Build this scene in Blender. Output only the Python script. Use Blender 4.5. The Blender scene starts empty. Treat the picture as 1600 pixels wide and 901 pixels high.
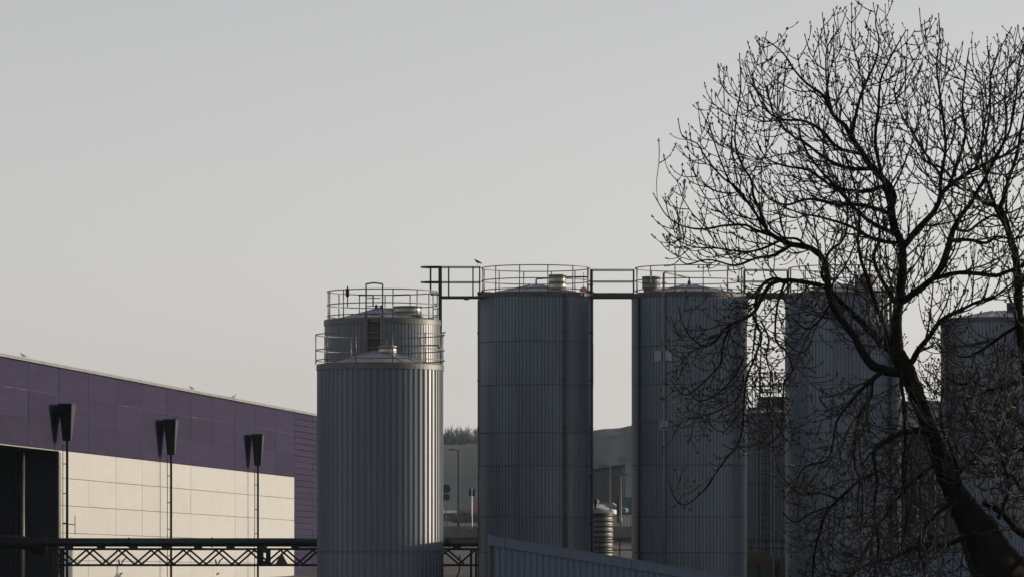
import bpy, math, random
from mathutils import Vector, Matrix

# ------------------------------------------------------------------ camera, sky, sun, exposure
scene = bpy.context.scene
col = scene.collection
F = 7200.0            # focal length in photograph pixels (1600 wide)
EYE = 6.0             # eye height above the yard
HZ = 865.0            # horizon row
cam_d = bpy.data.cameras.new('camera'); cam = bpy.data.objects.new('camera', cam_d); col.objects.link(cam)
cam.location = (0, 0, EYE); cam.rotation_euler = (math.pi/2, 0, 0)
cam_d.sensor_width = 36; cam_d.lens = 36*F/1600
cam_d.shift_y = (HZ-450.5)/1600
cam_d.clip_start = 0.5; cam_d.clip_end = 20000
scene.camera = cam

SUN_BACK, SUN_EL = math.radians(18), math.radians(7.5)
sdir = Vector((math.cos(SUN_BACK)*math.cos(SUN_EL), math.sin(SUN_BACK)*math.cos(SUN_EL), math.sin(SUN_EL)))
w = bpy.data.worlds.new('World'); scene.world = w; w.use_nodes = True
nt = w.node_tree; nt.nodes.clear()
sky = nt.nodes.new('ShaderNodeTexSky'); sky.sky_type = 'NISHITA'; sky.sun_disc = False
sky.sun_elevation = SUN_EL; sky.sun_rotation = math.pi/2-SUN_BACK
sky.altitude = 0; sky.air_density = 1.0; sky.dust_density = 0.6; sky.ozone_density = 2.0
hs = nt.nodes.new('ShaderNodeHueSaturation'); hs.inputs['Saturation'].default_value = 0.17
bg = nt.nodes.new('ShaderNodeBackground'); bg.inputs['Strength'].default_value = 0.15
wo = nt.nodes.new('ShaderNodeOutputWorld')
nt.links.new(sky.outputs[0], hs.inputs['Color']); tint = nt.nodes.new('ShaderNodeMix'); tint.data_type = 'RGBA'; tint.blend_type = 'MULTIPLY'; tint.inputs['Factor'].default_value = 1; tint.inputs[7].default_value = (1.0, 0.957, 0.970, 1)
nt.links.new(hs.outputs[0], tint.inputs[6]); nt.links.new(tint.outputs[2], bg.inputs[0]); nt.links.new(bg.outputs[0], wo.inputs[0])
sl = bpy.data.lights.new('sun', 'SUN'); sl.energy = 3.0; sl.angle = math.radians(0.5); sl.color = (1.0, 0.85, 0.64)
so = bpy.data.objects.new('sun', sl); col.objects.link(so); so.rotation_euler = sdir.to_track_quat('Z', 'Y').to_euler(); so.location = (60, 200, 60)
vs = scene.view_settings
vs.view_transform = 'Standard'; vs.look = 'None'; vs.gamma = 1; vs.use_curve_mapping = False
vs.exposure = 0.45

R_ = random.Random(7)

def P(px, py, Y):
    return Vector(((px-800)/F*Y, Y, EYE+(HZ-py)/F*Y))

# ------------------------------------------------------------------ materials
def mat(name, c, rough=0.6, metal=0.0, var=0.12, scale=(1, 1, 1), nscale=2.0, obj_var=0.0, c2=None, c2amt=0.0, bump=0.0, bscale=20.0, rand_rough=0.0, spec=0.5):
    m = bpy.data.materials.new(name); m.use_nodes = True
    n = m.node_tree.nodes; l = m.node_tree.links
    b = n['Principled BSDF']; b.inputs['Roughness'].default_value = rough; b.inputs['Metallic'].default_value = metal
    b.inputs['Specular IOR Level'].default_value = spec
    tc = n.new('ShaderNodeTexCoord'); geo = n.new('ShaderNodeNewGeometry')
    mp = n.new('ShaderNodeMapping'); mp.inputs['Scale'].default_value = scale
    l.new(geo.outputs['Position'], mp.inputs['Vector'])
    nz = n.new('ShaderNodeTexNoise'); nz.inputs['Scale'].default_value = nscale; nz.inputs['Detail'].default_value = 6; nz.inputs['Roughness'].default_value = 0.65
    l.new(mp.outputs[0], nz.inputs['Vector'])
    mr = n.new('ShaderNodeMapRange'); mr.inputs['From Min'].default_value = 0.25; mr.inputs['From Max'].default_value = 0.75
    mr.inputs['To Min'].default_value = 1-var; mr.inputs['To Max'].default_value = 1+var
    l.new(nz.outputs['Fac'], mr.inputs['Value'])
    val = mr.outputs[0]
    if obj_var:
        oi = n.new('ShaderNodeObjectInfo')
        m2 = n.new('ShaderNodeMapRange'); m2.inputs['To Min'].default_value = 1-obj_var; m2.inputs['To Max'].default_value = 1+obj_var
        l.new(oi.outputs['Random'], m2.inputs['Value'])
        mu = n.new('ShaderNodeMath'); mu.operation = 'MULTIPLY'; l.new(val, mu.inputs[0]); l.new(m2.outputs[0], mu.inputs[1]); val = mu.outputs[0]
    base = n.new('ShaderNodeMix'); base.data_type = 'RGBA'; base.inputs['Factor'].default_value = 0
    base.inputs[6].default_value = (*c, 1); base.inputs[7].default_value = (*(c2 or c), 1)
    if c2:
        n2 = n.new('ShaderNodeTexNoise'); n2.inputs['Scale'].default_value = nscale*0.7; n2.inputs['Detail'].default_value = 8; n2.inputs['Roughness'].default_value = 0.7
        mp2 = n.new('ShaderNodeMapping'); mp2.inputs['Scale'].default_value = scale; mp2.inputs['Location'].default_value = (31, 17, 5)
        l.new(geo.outputs['Position'], mp2.inputs['Vector']); l.new(mp2.outputs[0], n2.inputs['Vector'])
        r2 = n.new('ShaderNodeMapRange'); r2.inputs['From Min'].default_value = 0.52; r2.inputs['From Max'].default_value = 0.72; r2.inputs['To Max'].default_value = c2amt
        l.new(n2.outputs['Fac'], r2.inputs['Value']); l.new(r2.outputs[0], base.inputs['Factor'])
    vm = n.new('ShaderNodeVectorMath'); vm.operation = 'SCALE'
    l.new(base.outputs[2], vm.inputs[0]); l.new(val, vm.inputs['Scale'])
    l.new(vm.outputs[0], b.inputs['Base Color'])
    if rand_rough:
        rr = n.new('ShaderNodeMapRange'); rr.inputs['To Min'].default_value = max(0.05, rough-rand_rough); rr.inputs['To Max'].default_value = min(1, rough+rand_rough)
        l.new(nz.outputs['Fac'], rr.inputs['Value']); l.new(rr.outputs[0], b.inputs['Roughness'])
    if bump:
        bz = n.new('ShaderNodeTexNoise'); bz.inputs['Scale'].default_value = bscale; bz.inputs['Detail'].default_value = 5
        l.new(geo.outputs['Position'], bz.inputs['Vector'])
        bp = n.new('ShaderNodeBump'); bp.inputs['Strength'].default_value = bump; bp.inputs['Distance'].default_value = 0.03
        l.new(bz.outputs['Fac'], bp.inputs['Height']); l.new(bp.outputs[0], b.inputs['Normal'])
    return m

STREAK = (4.5, 4.5, 0.16)
M = dict(
    tank=mat('tank cladding', (0.090, 0.117, 0.152), 0.5, 0.15, 0.20, STREAK, 1.2, 0.10, (0.048, 0.054, 0.062), 0.55, rand_rough=0.12),
    tankf=mat('tank cladding ribbed', (0.072, 0.094, 0.124), 0.44, 0.05, 0.18, STREAK, 1.2, 0.07, (0.040, 0.043, 0.046), 0.6, rand_rough=0.06, spec=0.65),
    core=mat('tank core', (0.05, 0.055, 0.06), 0.8),
    roof=mat('tank roof', (0.19, 0.21, 0.25), 0.5, 0.1, 0.2, (1, 1, 1), 1.5, 0.05, (0.25, 0.22, 0.19), 0.5),
    galv=mat('galvanised', (0.14, 0.137, 0.13), 0.5, 0.5, 0.2, (1, 1, 1), 4, 0.08, (0.2, 0.17, 0.14), 0.5),
    drum=mat('bare steel drum', (0.30, 0.285, 0.26), 0.35, 0.8, 0.2, (1, 1, 2), 3, 0.05, (0.20, 0.16, 0.12), 0.5),
    rail=mat('rail steel', (0.15, 0.145, 0.14), 0.5, 0.5, 0.2, (1, 1, 1), 5, 0.1),
    rimgrey=mat('rim flashing', (0.085, 0.083, 0.08), 0.5, 0.3, 0.25, (1, 1, 3), 2, 0.05, (0.04, 0.036, 0.032), 0.7),
    dark=mat('dark steel', (0.014, 0.014, 0.017), 0.5, 0.2, 0.2, (1, 1, 1), 3, 0.1),
    black=mat('black paint', (0.006, 0.006, 0.009), 0.6, 0.0, 0.2, (1, 1, 1), 3, spec=0.25),
    beam=mat('brown beam', (0.055, 0.045, 0.042), 0.6, 0.2, 0.3, (1, 1, 1), 3, 0, (0.10, 0.055, 0.035), 0.6),
    purple=mat('purple cladding', (0.034, 0.028, 0.058), 0.8, 0.0, 0.12, (0.6, 0.6, 5), 1.0, 0.08, (0.060, 0.053, 0.085), 0.35, spec=0.04),
    cream=mat('cream cladding', (0.385, 0.38, 0.365), 0.55, 0.0, 0.05, (1, 1, 2), 0.8, 0.02, (0.345, 0.32, 0.28), 0.35),
    cap=mat('roof flashing', (0.19, 0.18, 0.17), 0.5, 0.2, 0.25, (1, 1, 1), 0.8, 0.05, (0.045, 0.042, 0.04), 0.9),
    seam=mat('scuffed seam', (0.05, 0.045, 0.065), 0.8, 0, 0.3, (1, 1, 1), 0.9, 0.2, (0.16, 0.15, 0.155), 0.9, spec=0.05),
    seam2=mat('faint seam', (0.038, 0.034, 0.055), 0.8, 0, 0.3, (1, 1, 1), 0.9, 0.2, (0.07, 0.066, 0.08), 0.8, spec=0.05),
    joint=mat('panel joint', (0.12, 0.11, 0.10), 0.8),
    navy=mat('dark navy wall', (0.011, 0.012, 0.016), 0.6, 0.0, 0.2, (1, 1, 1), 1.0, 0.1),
    blue=mat('blue shed cladding', (0.078, 0.110, 0.165), 0.5, 0.1, 0.14, STREAK, 1.5, 0.05, (0.06, 0.07, 0.085), 0.5),
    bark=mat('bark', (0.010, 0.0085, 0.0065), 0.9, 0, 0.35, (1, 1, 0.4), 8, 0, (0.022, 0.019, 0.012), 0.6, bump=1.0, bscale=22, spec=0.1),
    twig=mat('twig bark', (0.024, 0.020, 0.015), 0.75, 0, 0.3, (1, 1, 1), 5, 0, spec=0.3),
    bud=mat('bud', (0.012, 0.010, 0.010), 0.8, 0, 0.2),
    ground=mat('yard ground', (0.036, 0.031, 0.028), 0.95, 0, 0.3, (1, 1, 1), 0.15, 0, (0.075, 0.045, 0.034), 0.7, bump=0.3, bscale=3),
    hill=mat('hill vegetation', (0.016, 0.027, 0.036), 1.0, 0, 0.5, (1, 1, 1), 0.05, 0, (0.050, 0.060, 0.055), 0.8, bump=1.0, bscale=0.2),
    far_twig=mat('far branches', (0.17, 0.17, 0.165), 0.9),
    conc=mat('concrete', (0.11, 0.105, 0.098), 0.9, 0, 0.2, (1, 1, 1), 0.6, 0.05, (0.07, 0.066, 0.06), 0.6),
    steel=mat('stainless', (0.085, 0.085, 0.083), 0.5, 0.9, 0.15, (1, 1, 3), 2),
    white=mat('white paint', (0.70, 0.70, 0.69), 0.4, 0, 0.06),
    plate=mat('pale plate', (0.21, 0.21, 0.26), 0.6, 0, 0.15, (1, 1, 1), 4),
    red=mat('red paint', (0.15, 0.035, 0.034), 0.6, 0, 0.2),
    tile=mat('red roof tile', (0.16, 0.045, 0.035), 0.8, 0, 0.25),
    yellow=mat('yellow paint', (0.13, 0.09, 0.022), 0.6, 0, 0.25),
    teal=mat('teal paint', (0.03, 0.085, 0.08), 0.6, 0, 0.15),
    tealwall=mat('pale green cladding', (0.15, 0.19, 0.19), 0.7, 0, 0.1),
    glass=mat('dark glass', (0.02, 0.025, 0.03), 0.08, 0, 0.05),
    rubber=mat('rubber', (0.015, 0.015, 0.015), 0.8),
    ware=mat('dark warehouse', (0.045, 0.045, 0.05), 0.7, 0, 0.15),
    gull=mat('gull feathers', (0.62, 0.61, 0.58), 0.8, 0, 0.1),
    gullwing=mat('gull wing', (0.45, 0.45, 0.46), 0.8, 0, 0.1),
    crow=mat('crow feathers', (0.012, 0.012, 0.014), 0.6, 0, 0.1),
    orange=mat('copper shade', (0.38, 0.17, 0.09), 0.5, 0.1, 0.2),
    grass=mat('verge grass', (0.055, 0.085, 0.03), 0.95, 0, 0.3),
    signgrey=mat('grey sign plate', (0.06, 0.058, 0.062), 0.6, 0.2, 0.2),
)

# ------------------------------------------------------------------ mesh helpers
class MB:
    def __init__(s): s.v = []; s.f = []
    def box(s, x0, x1, y0, y1, z0, z1):
        return s.hexa([(x0, y0, z0), (x1, y0, z0), (x1, y1, z0), (x0, y1, z0), (x0, y0, z1), (x1, y0, z1), (x1, y1, z1), (x0, y1, z1)])
    def hexa(s, pts):
        n = len(s.v); s.v += [tuple(p) for p in pts]
        s.f += [tuple(n+i for i in q) for q in ((3, 2, 1, 0), (4, 5, 6, 7), (0, 1, 5, 4), (1, 2, 6, 5), (2, 3, 7, 6), (3, 0, 4, 7))]
        return s
    def bar(s, a, b, wd, ht=None, up=Vector((0, 0, 1))):
        a = Vector(a); b = Vector(b); ht = ht or wd
        t = (b-a).normalized(); u = t.cross(up)
        if u.length < 1e-4: u = t.cross(Vector((0, 1, 0)))
        u.normalize(); v = u.cross(t).normalized(); u = u*wd/2; v = v*ht/2
        return s.hexa([a-u-v, a+u-v, b+u-v, b-u-v, a-u+v, a+u+v, b+u+v, b-u+v])
    def tube(s, pts, rad, sides=6, cap=True):
        pts = [Vector(p) for p in pts]; k = len(pts)
        if not isinstance(rad, (list, tuple)): rad = [rad]*k
        t = (pts[1]-pts[0]).normalized()
        ref = Vector((0, 0, 1)) if abs(t.z) < 0.9 else Vector((1, 0, 0))
        u = t.cross(ref).normalized(); n0 = len(s.v)
        cs = [(math.cos(2*math.pi*i/sides), math.sin(2*math.pi*i/sides)) for i in range(sides)]
        for i in range(k):
            a = pts[max(i-1, 0)]; b = pts[min(i+1, k-1)]; d = b-a
            if d.length > 1e-9: t = d.normalized()
            u = u-t*u.dot(t)
            if u.length < 1e-6: u = t.orthogonal()
            u.normalize(); v = t.cross(u); r = rad[i]; p = pts[i]
            for c, q in cs: s.v.append((p.x+(u.x*c+v.x*q)*r, p.y+(u.y*c+v.y*q)*r, p.z+(u.z*c+v.z*q)*r))
        for i in range(k-1):
            for j in range(sides):
                a = n0+i*sides+j; b = n0+i*sides+(j+1) % sides
                s.f.append((a, b, b+sides, a+sides))
        if cap:
            s.f.append(tuple(n0+j for j in reversed(range(sides)))); s.f.append(tuple(n0+(k-1)*sides+j for j in range(sides)))
        return s
    def ring(s, r, z, tr, seg=64, sides=6, a0=0.0, a1=2*math.pi, c=(0, 0)):
        full = abs(a1-a0-2*math.pi) < 1e-6
        m = seg if full else seg+1; n0 = len(s.v)
        for i in range(m):
            a = a0+(a1-a0)*i/seg
            for j in range(sides):
                b = 2*math.pi*j/sides; rr = r+tr*math.cos(b)
                s.v.append((c[0]+rr*math.sin(a), c[1]-rr*math.cos(a), z+tr*math.sin(b)))
        for i in range(seg):
            for j in range(sides):
                p = n0+i*sides+j; q = n0+i*sides+(j+1) % sides; i2 = ((i+1) % m)
                s.f.append((p, q, n0+i2*sides+(j+1) % sides, n0+i2*sides+j))
        return s
    def lathe(s, prof, seg=48, c=(0, 0), closed=False):
        n0 = len(s.v); k = len(prof)
        for i in range(seg):
            a = 2*math.pi*i/seg
            for r, z in prof: s.v.append((c[0]+r*math.sin(a), c[1]-r*math.cos(a), z))
        for i in range(seg):
            i2 = (i+1) % seg
            for j in range(k if closed else k-1):
                j2 = (j+1) % k
                s.f.append((n0+i*k+j, n0+i2*k+j, n0+i2*k+j2, n0+i*k+j2))
        if not closed:
            if prof[0][0] > 1e-6: s.f.append(tuple(n0+i*k for i in reversed(range(seg))))
            if prof[-1][0] > 1e-6: s.f.append(tuple(n0+i*k+k-1 for i in range(seg)))
        return s
    def octa(s, p, d, r, L):
        p = Vector(p); d = Vector(d).normalized(); u = d.orthogonal().normalized(); v = d.cross(u); n = len(s.v); m = p+d*L*0.4
        s.v += [tuple(p-d*L*0.15), tuple(m+u*r), tuple(m+v*r), tuple(m-u*r), tuple(m-v*r), tuple(p+d*L)]
        for i in range(4):
            a = n+1+i; b = n+1+(i+1) % 4
            s.f += [(n, b, a), (n+5, a, b)]
        return s
    def mesh(s, name, m, smooth=False):
        me = bpy.data.meshes.new(name); me.from_pydata([tuple(p) for p in s.v], [], s.f)
        me.materials.append(M[m] if isinstance(m, str) else m)
        if smooth: me.polygons.foreach_set('use_smooth', [True]*len(me.polygons))
        me.update(); return me
    def build(s, name, m, parent=None, smooth=False, loc=None):
        return obj(name, s.mesh(name, m, smooth), parent, loc)

def obj(name, me, parent=None, loc=None, rz=None):
    o = bpy.data.objects.new(name, me); col.objects.link(o)
    if parent: o.parent = parent
    if loc is not None: o.location = loc
    if rz is not None: o.rotation_euler = (0, 0, rz)
    return o
def tag(o, label, cat, group=None):
    o['label'] = label; o['category'] = cat
    if group: o['group'] = group
    return o
def thing(name, label, cat, loc=(0, 0, 0), rz=0.0, group=None):
    o = obj(name, None, None, loc, rz); o.empty_display_size = 0.3
    return tag(o, label, cat, group)
def struct(o, kind='structure'):
    o['kind'] = kind; return o

# ------------------------------------------------------------------ terrain
def terr(x, y):
    ks = [(-400, 4.4), (40, 4.4), (70, 3.4), (130, 0), (204, 0), (230, 4.7), (396, 7.0), (398.5, 8.2), (420, 8.3), (520, 10.4), (900, 11), (9000, 14)]
    z = ks[0][1]
    for (a, za), (b, zb) in zip(ks, ks[1:]):
        if y >= a: z = za+(zb-za)*min(1, (y-a)/(b-a))
    return z
ys = [-400, -100, 0, 20, 40, 50, 60, 70, 80, 90, 100, 110, 120, 130, 150, 170, 190, 200, 204, 208, 213, 218, 224, 230, 240, 260, 280, 300, 330, 360, 396, 398.5, 404, 420, 450, 480, 520, 600, 750, 900, 1500, 3000, 9000]
xs = [-6000, -2000, -800, -400, -200, -120, -80, -60]+[i*4 for i in range(-12, 13)]+[60, 80, 120, 200, 400, 800, 2000, 6000]
b = MB(); nx = len(xs)
for y in ys:
    for x in xs:
        z = terr(x, y)
        if 206 < y < 395: z += 0.25*math.sin(x*0.7+y*0.13)+0.15*math.sin(x*1.9-y*0.31)
        b.v.append((x, y, z))
for j in range(len(ys)-1):
    for i in range(nx-1):
        b.f.append((j*nx+i, j*nx+i+1, (j+1)*nx+i+1, (j+1)*nx+i))
struct(b.build('ground', 'ground', smooth=True))

def ridge(name, Y, prof, depth, base):
    # prof: (px, py) of the crest; the hill rises from its foot towards the crest and falls away behind it
    rr = random.Random(3); b = MB(); cols = []
    for i in range(len(prof)-1):
        (xa, ya), (xb, yb) = prof[i], prof[i+1]; n = max(2, int(abs(xb-xa)/12))
        cols += [(xa+(xb-xa)*k/n, ya+(yb-ya)*k/n) for k in range(n)]
    cols.append(prof[-1]); m = 9
    for px, py in cols:
        c = P(px, py, Y); top = c.z+rr.uniform(-0.1, 0.1)
        for k in range(m):
            t = k/(m-1); f = math.sin(t*math.pi*0.5) if t <= 1 else 1
            b.v.append((c.x*(1-(1-t)*depth/Y*0.5), Y-depth*(1-t), base+(top-base)*f+(rr.uniform(-0.1, 0.1) if 0 < k < m-1 else 0)))
        b.v.append((c.x*1.1, Y+depth*1.5, base))
    m += 1
    for i in range(len(cols)-1):
        for k in range(m-1): b.f.append((i*m+k, (i+1)*m+k, (i+1)*m+k+1, i*m+k+1))
    return struct(b.build(name, 'hill', smooth=True))
ridge('hill', 900, [(-900, 700), (200, 690), (560, 700), (640, 697), (720, 696), (800, 692), (930, 675), (990, 668), (1100, 655), (1250, 660), (1420, 640), (1520, 655), (1800, 640), (2600, 700)], 240, 10.6)

# a bare wood along the crest, read as one mass
rr = random.Random(11); b = MB()
def far_tree(b, x, y, z, h):
    n = 7
    b.tube([(x, y, z-1), (x+rr.uniform(-.3, .3), y, z+h*0.45)], [0.28, 0.16], 4)
    for i in range(20):
        a = rr.uniform(0, 6.28); t = rr.uniform(0.25, 0.5); L = h*rr.uniform(0.35, 0.55); sp = rr.uniform(0.2, 0.95)
        p0 = Vector((x, y, z+h*t)); d = Vector((math.cos(a)*sp, math.sin(a)*sp, 1)).normalized()
        p1 = p0+d*L*0.5; p2 = p1+(d+Vector((rr.uniform(-.2, .2), rr.uniform(-.2, .2), .3))).normalized()*L*0.5
        b.tube([p0, p1, p2], [0.06, 0.045, 0.025], 3, False)
        for q in range(5):
            s = p0.lerp(p2, rr.uniform(0.4, 0.95)); e = s+(d+Vector((rr.uniform(-.7, .7), rr.uniform(-.7, .7), .2))).normalized()*L*0.3
            b.tube([s, e], [0.03, 0.02], 3, False)
for i in range(95):
    px = rr.uniform(580, 790); Y = rr.uniform(850, 915); c = P(px, 697, 900)
    f = math.sin(max(0, min(1, (Y-660)/240))*math.pi/2); x = (px-800)/F*Y
    far_tree(b, x, Y, 10.6+(c.z-10.6)*f-2.4, rr.uniform(3.6, 6.6))
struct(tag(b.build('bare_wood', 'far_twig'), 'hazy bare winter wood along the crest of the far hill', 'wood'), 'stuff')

# ------------------------------------------------------------------ purple and cream warehouse
wx, wy = -20.67, 186.0
wd = Vector((9.69, 69, 0)).normalized(); wn = Vector((wd.y, -wd.x, 0))   # along the wall, out of the wall
TILT = 0.0047    # the long wall falls gently away
def W(s, o, z): return Vector((wx, wy, 0))+wd*s+wn*o+Vector((0, 0, z-TILT*(s-10)))
def s_of(px):
    u = (px-800)/F
    return (u*wy-wx)/(wd.x-wd.y*u)
ware = thing('warehouse', 'long warehouse with purple upper and cream lower cladding panels, gulls on its roof edge', 'warehouse', (wx, wy, 0))
def wpart(name, m, fn, smooth=False):
    b = MB(); fn(b); o = b.build(name, m, ware, smooth); o.location = (-wx, -wy, 0); return o
def wbox(b, s0, s1, o0, o1, z0, z1):
    return b.hexa([W(s0, o0, z0), W(s1, o0, z0), W(s1, o1, z0), W(s0, o1, z0), W(s0, o0, z1), W(s1, o0, z1), W(s1, o1, z1), W(s0, o1, z1)])
S0, PIT = -0.60, 5.38
S_OPEN = s_of(92); S_CR = S0+PIT*12; S_END = S_CR+PIT*4
ZB, ZT = 10.42, 13.92
wpart('wall_core', 'joint', lambda b: wbox(wbox(b, S_OPEN+0.3, S_END, -0.35, -0.06, 0, ZB), -16, S_END, -0.35, -0.06, ZB+0.05, ZT))
wang = math.atan2(wd.y, wd.x)
def wall_panel(nm, m, s0, s1, z0, z1, lip=0.006):
    key = (m, round(s1-s0, 3), round(z1-z0, 3))
    if key not in PC:
        b = MB(); L = s1-s0; g = 0.012; h = z1-z0
        # a shallow pillow so that the edges catch light: outer face slightly inset from the joint
        g = 0.004; a = [(g, 0, g), (L-g, 0, g), (L-g, 0, h-g), (g, 0, h-g)]
        i_ = 0.02 if m == 'purple' else 0.012
        c = [(g+i_, -0.03, g+i_), (L-g-i_, -0.03, g+i_), (L-g-i_, -0.03, h-g-i_), (g+i_, -0.03, h-g-i_)]
        b.v += a+c; b.f += [(4, 5, 6, 7), (0, 1, 5, 4), (1, 2, 6, 5), (2, 3, 7, 6), (3, 0, 4, 7), (3, 2, 1, 0)]
        PC[key] = b.mesh(nm, m)
    o = obj(nm, PC[key], ware); p = W(s0, -0.035+R_.uniform(-lip, lip), z0); o.location = p-Vector((wx, wy, 0)); o.rotation_euler = (0, TILT, wang)
    return o
PC = {}
PH = (ZT-ZB)/3; CH = 1.17
for k in range(-3, 12):
    for r in range(3): wall_panel('purple_panel', 'purple', S0+PIT*k, S0+PIT*(k+1), ZB+PH*r, ZB+PH*(r+1))
zr = [ZB]
while zr[-1] > 0.4: zr.append(max(0, zr[-1]-CH))
for k in range(2, 12):
    s0 = S0+PIT*k if k > 2 else S_OPEN+0.05
    for za, zb in zip(zr[1:], zr): wall_panel('cream_panel', 'cream', s0, S0+PIT*(k+1), za, zb)
for k in range(-3, 12):
    for r, mt in ((2, 'seam'), (1, 'seam2')):
        wpart('seam_strip', mt, lambda b: wbox(b, S0+PIT*k+.03, S0+PIT*(k+1)-.03, -0.06, 0.001, ZB+PH*r-.018, ZB+PH*r+.018))
# narrow horizontal boards at the far end
nb = int(ZT/0.33)
for k in range(12, 16):
    for r in range(nb):
        wall_panel('purple_board', 'purple', S0+PIT*k, S0+PIT*(k+1), r*ZT/nb, (r+1)*ZT/nb, 0.012)
wpart('roof_flashing', 'cap', lambda b: b.hexa([W(-16, -0.5, ZT+0.01), W(S_END, -0.5, ZT+0.01), W(S_END, 0.10, ZT+0.01), W(-16, 0.10, ZT+0.01), W(-16, -0.5, ZT+0.22), W(S_END, -0.5, ZT+0.22), W(S_END, 0.03, ZT+0.15), W(-16, 0.03, ZT+0.15)]))
wpart('roof', 'cap', lambda b: b.hexa([W(-16, -30, ZT-1), W(S_END, -30, ZT-1), W(S_END, -0.51, ZT-1), W(-16, -0.51, ZT-1), W(-16, -30, ZT+0.9), W(S_END, -30, ZT+0.9), W(S_END, -0.51, ZT+0.24), W(-16, -0.51, ZT+0.24)]))
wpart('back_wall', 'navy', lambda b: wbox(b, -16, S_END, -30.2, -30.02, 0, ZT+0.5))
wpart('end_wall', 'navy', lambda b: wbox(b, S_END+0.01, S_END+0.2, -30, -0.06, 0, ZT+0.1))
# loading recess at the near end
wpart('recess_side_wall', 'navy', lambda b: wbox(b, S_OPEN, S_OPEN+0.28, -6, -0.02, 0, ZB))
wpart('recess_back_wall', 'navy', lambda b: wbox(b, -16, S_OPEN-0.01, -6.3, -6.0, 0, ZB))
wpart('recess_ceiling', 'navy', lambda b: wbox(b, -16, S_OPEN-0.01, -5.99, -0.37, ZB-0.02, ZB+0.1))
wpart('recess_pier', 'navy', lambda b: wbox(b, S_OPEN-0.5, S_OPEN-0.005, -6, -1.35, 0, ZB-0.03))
wpart('opening_trim', 'cap', lambda b: wbox(b, -16, S_OPEN, -0.12, 0.03, ZB-0.055, ZB-0.005))
wpart('corner_trim', 'galv', lambda b: wbox(b, S_OPEN-0.06, S_OPEN+0.34, -0.05, 0.02, 0, ZB-0.10))
for dpx, r in ((29.5, 0.05), (40.5, 0.10)):
    o_ = -(92-dpx)/F*196
    wpart('downpipe', 'dark' if r < .08 else 'rail', lambda b: b.tube([W(S_OPEN-0.75, o_, 0), W(S_OPEN-0.75, o_, ZB-0.05)], r, 10), True)
# a thin aerial arm on the cream wall
ss = s_of(112)
wpart('aerial_bracket', 'rail', lambda b: b.tube([W(s_of(95), 0.06, 7.30), W(s_of(95), 0.62, 7.26)], 0.022, 6).tube([W(s_of(95), 0.62, 6.85), W(s_of(95), 0.62, 7.64)], 0.018, 6))

# flared wall lights on posts, each with a conduit clipped beside it
def hood(px, ytop, ybot, ypost, gi):
    # stands 0.55 m off the wall
    s = s_of(px-16); c = W(s, 0.47, 0); Y = c.y
    zt = EYE+(HZ-ytop)/F*Y; zb = EYE+(HZ-ybot)/F*Y
    t = thing('flared_wall_light', ['black flared uplighter on a post at the corner of the dark loading recess',
        'black flared uplighter post on the purple and cream wall with a bird spike on top', 'black flared uplighter post closest to the big ribbed silo'][gi], 'wall light', (c.x, c.y, 0), 0, 'flared uplighters along the warehouse')
    b = MB(); tw, bw = 0.55, 0.34
    def rect(wd_, dd, z): return [(-wd_/2, -dd/2, z), (wd_/2, -dd/2, z), (wd_/2, dd/2, z), (-wd_/2, dd/2, z)]
    b.hexa(rect(bw, 0.50, zb)+rect(tw, 1.9, zt)); b.build('hood', 'black', t)
    sp = MB(); sp.v = [(bw/2+.006, -.24, zb+.05), (bw/2+.006, .24, zb+.05), (tw/2+.006, .9, zt-.03), (tw/2+.006, -.9, zt-.03)]; sp.f = [(0, 1, 2, 3)]; sp.build('side_panel', 'dark', t)
    b = MB(); b.box(-tw/2-.03, tw/2+.03, -.98, .98, zt+.003, zt+.035); b.build('hood_rim', 'dark', t)
    MB().box(-.05, .05, -.05, .05, 0, zb-0.003).build('post', 'black', t)
    MB().box(-.16, .16, -.16, .16, 0.002, .03).build('base_plate', 'dark', t)
    cb = MB(); cb.tube([(-.17, -.1, 0), (-.17, -.1, zb-0.15)], 0.018, 6)
    cd = cb.build('conduit', 'dark', t)
    z = zb-1.0
    while z > 0.6:
        MB().box(-.17, -.05, -.115, -.085, z, z+.04).build('clip', 'dark', t); z -= 1.25
    if gi == 1:
        MB().tube([(.12, 0, zt+.03), (.30, -.2, zt+.16)], [.03, .008], 5).build('spike', 'black', t)
    for zz in (zt-.5,):
        MB().bar((-.47, 0, zz), (-.29, 0, zz), .05).build('wall_bracket', 'black', t)
hood(104, 632, 688, 901, 0); hood(268, 656, 710, 901, 1); hood(405, 679, 727, 901, 2)

# ------------------------------------------------------------------ birds
def bird(label, p, face, kind, size, grp=None):
    t = thing('crow' if kind == 'crow' else 'gull', label, 'bird', p, face, grp)
    s = size; lean = 0.75 if kind == 'crow' else 0.35
    path = [(-.62, 0, .34-lean*.25), (-.40, 0, .36-lean*.1), (-.20, 0, .40), (.02, 0, .46), (.18, 0, .54), (.27, 0, .64), (.32, 0, .72), (.40, 0, .72), (.47, 0, .70), (.56, 0, .68)]
    rad = [.02, .06, .12, .155, .13, .085, .078, .06, .022, .004]
    b = MB(); b.tube([Vector(q)*s for q in path], [r*s for r in rad], 10); b.build('body', kind, t, True)
    for sg in (-1, 1):
        b = MB(); b.tube([Vector(q)*s for q in ((.12, .12*sg, .50), (-.12, .15*sg, .44), (-.42, .08*sg, .34), (-.60, .03*sg, .26))], [.04*s, .075*s, .05*s, .008*s], 6); b.build('wing', 'gullwing' if kind == 'gull' else 'crow', t, True)
        b = MB(); b.tube([(0, .06*sg*s, .36*s), (.02*s, .06*sg*s, 0.0)], .014*s, 5); b.build('leg', 'orange' if kind == 'gull' else 'crow', t)
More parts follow.
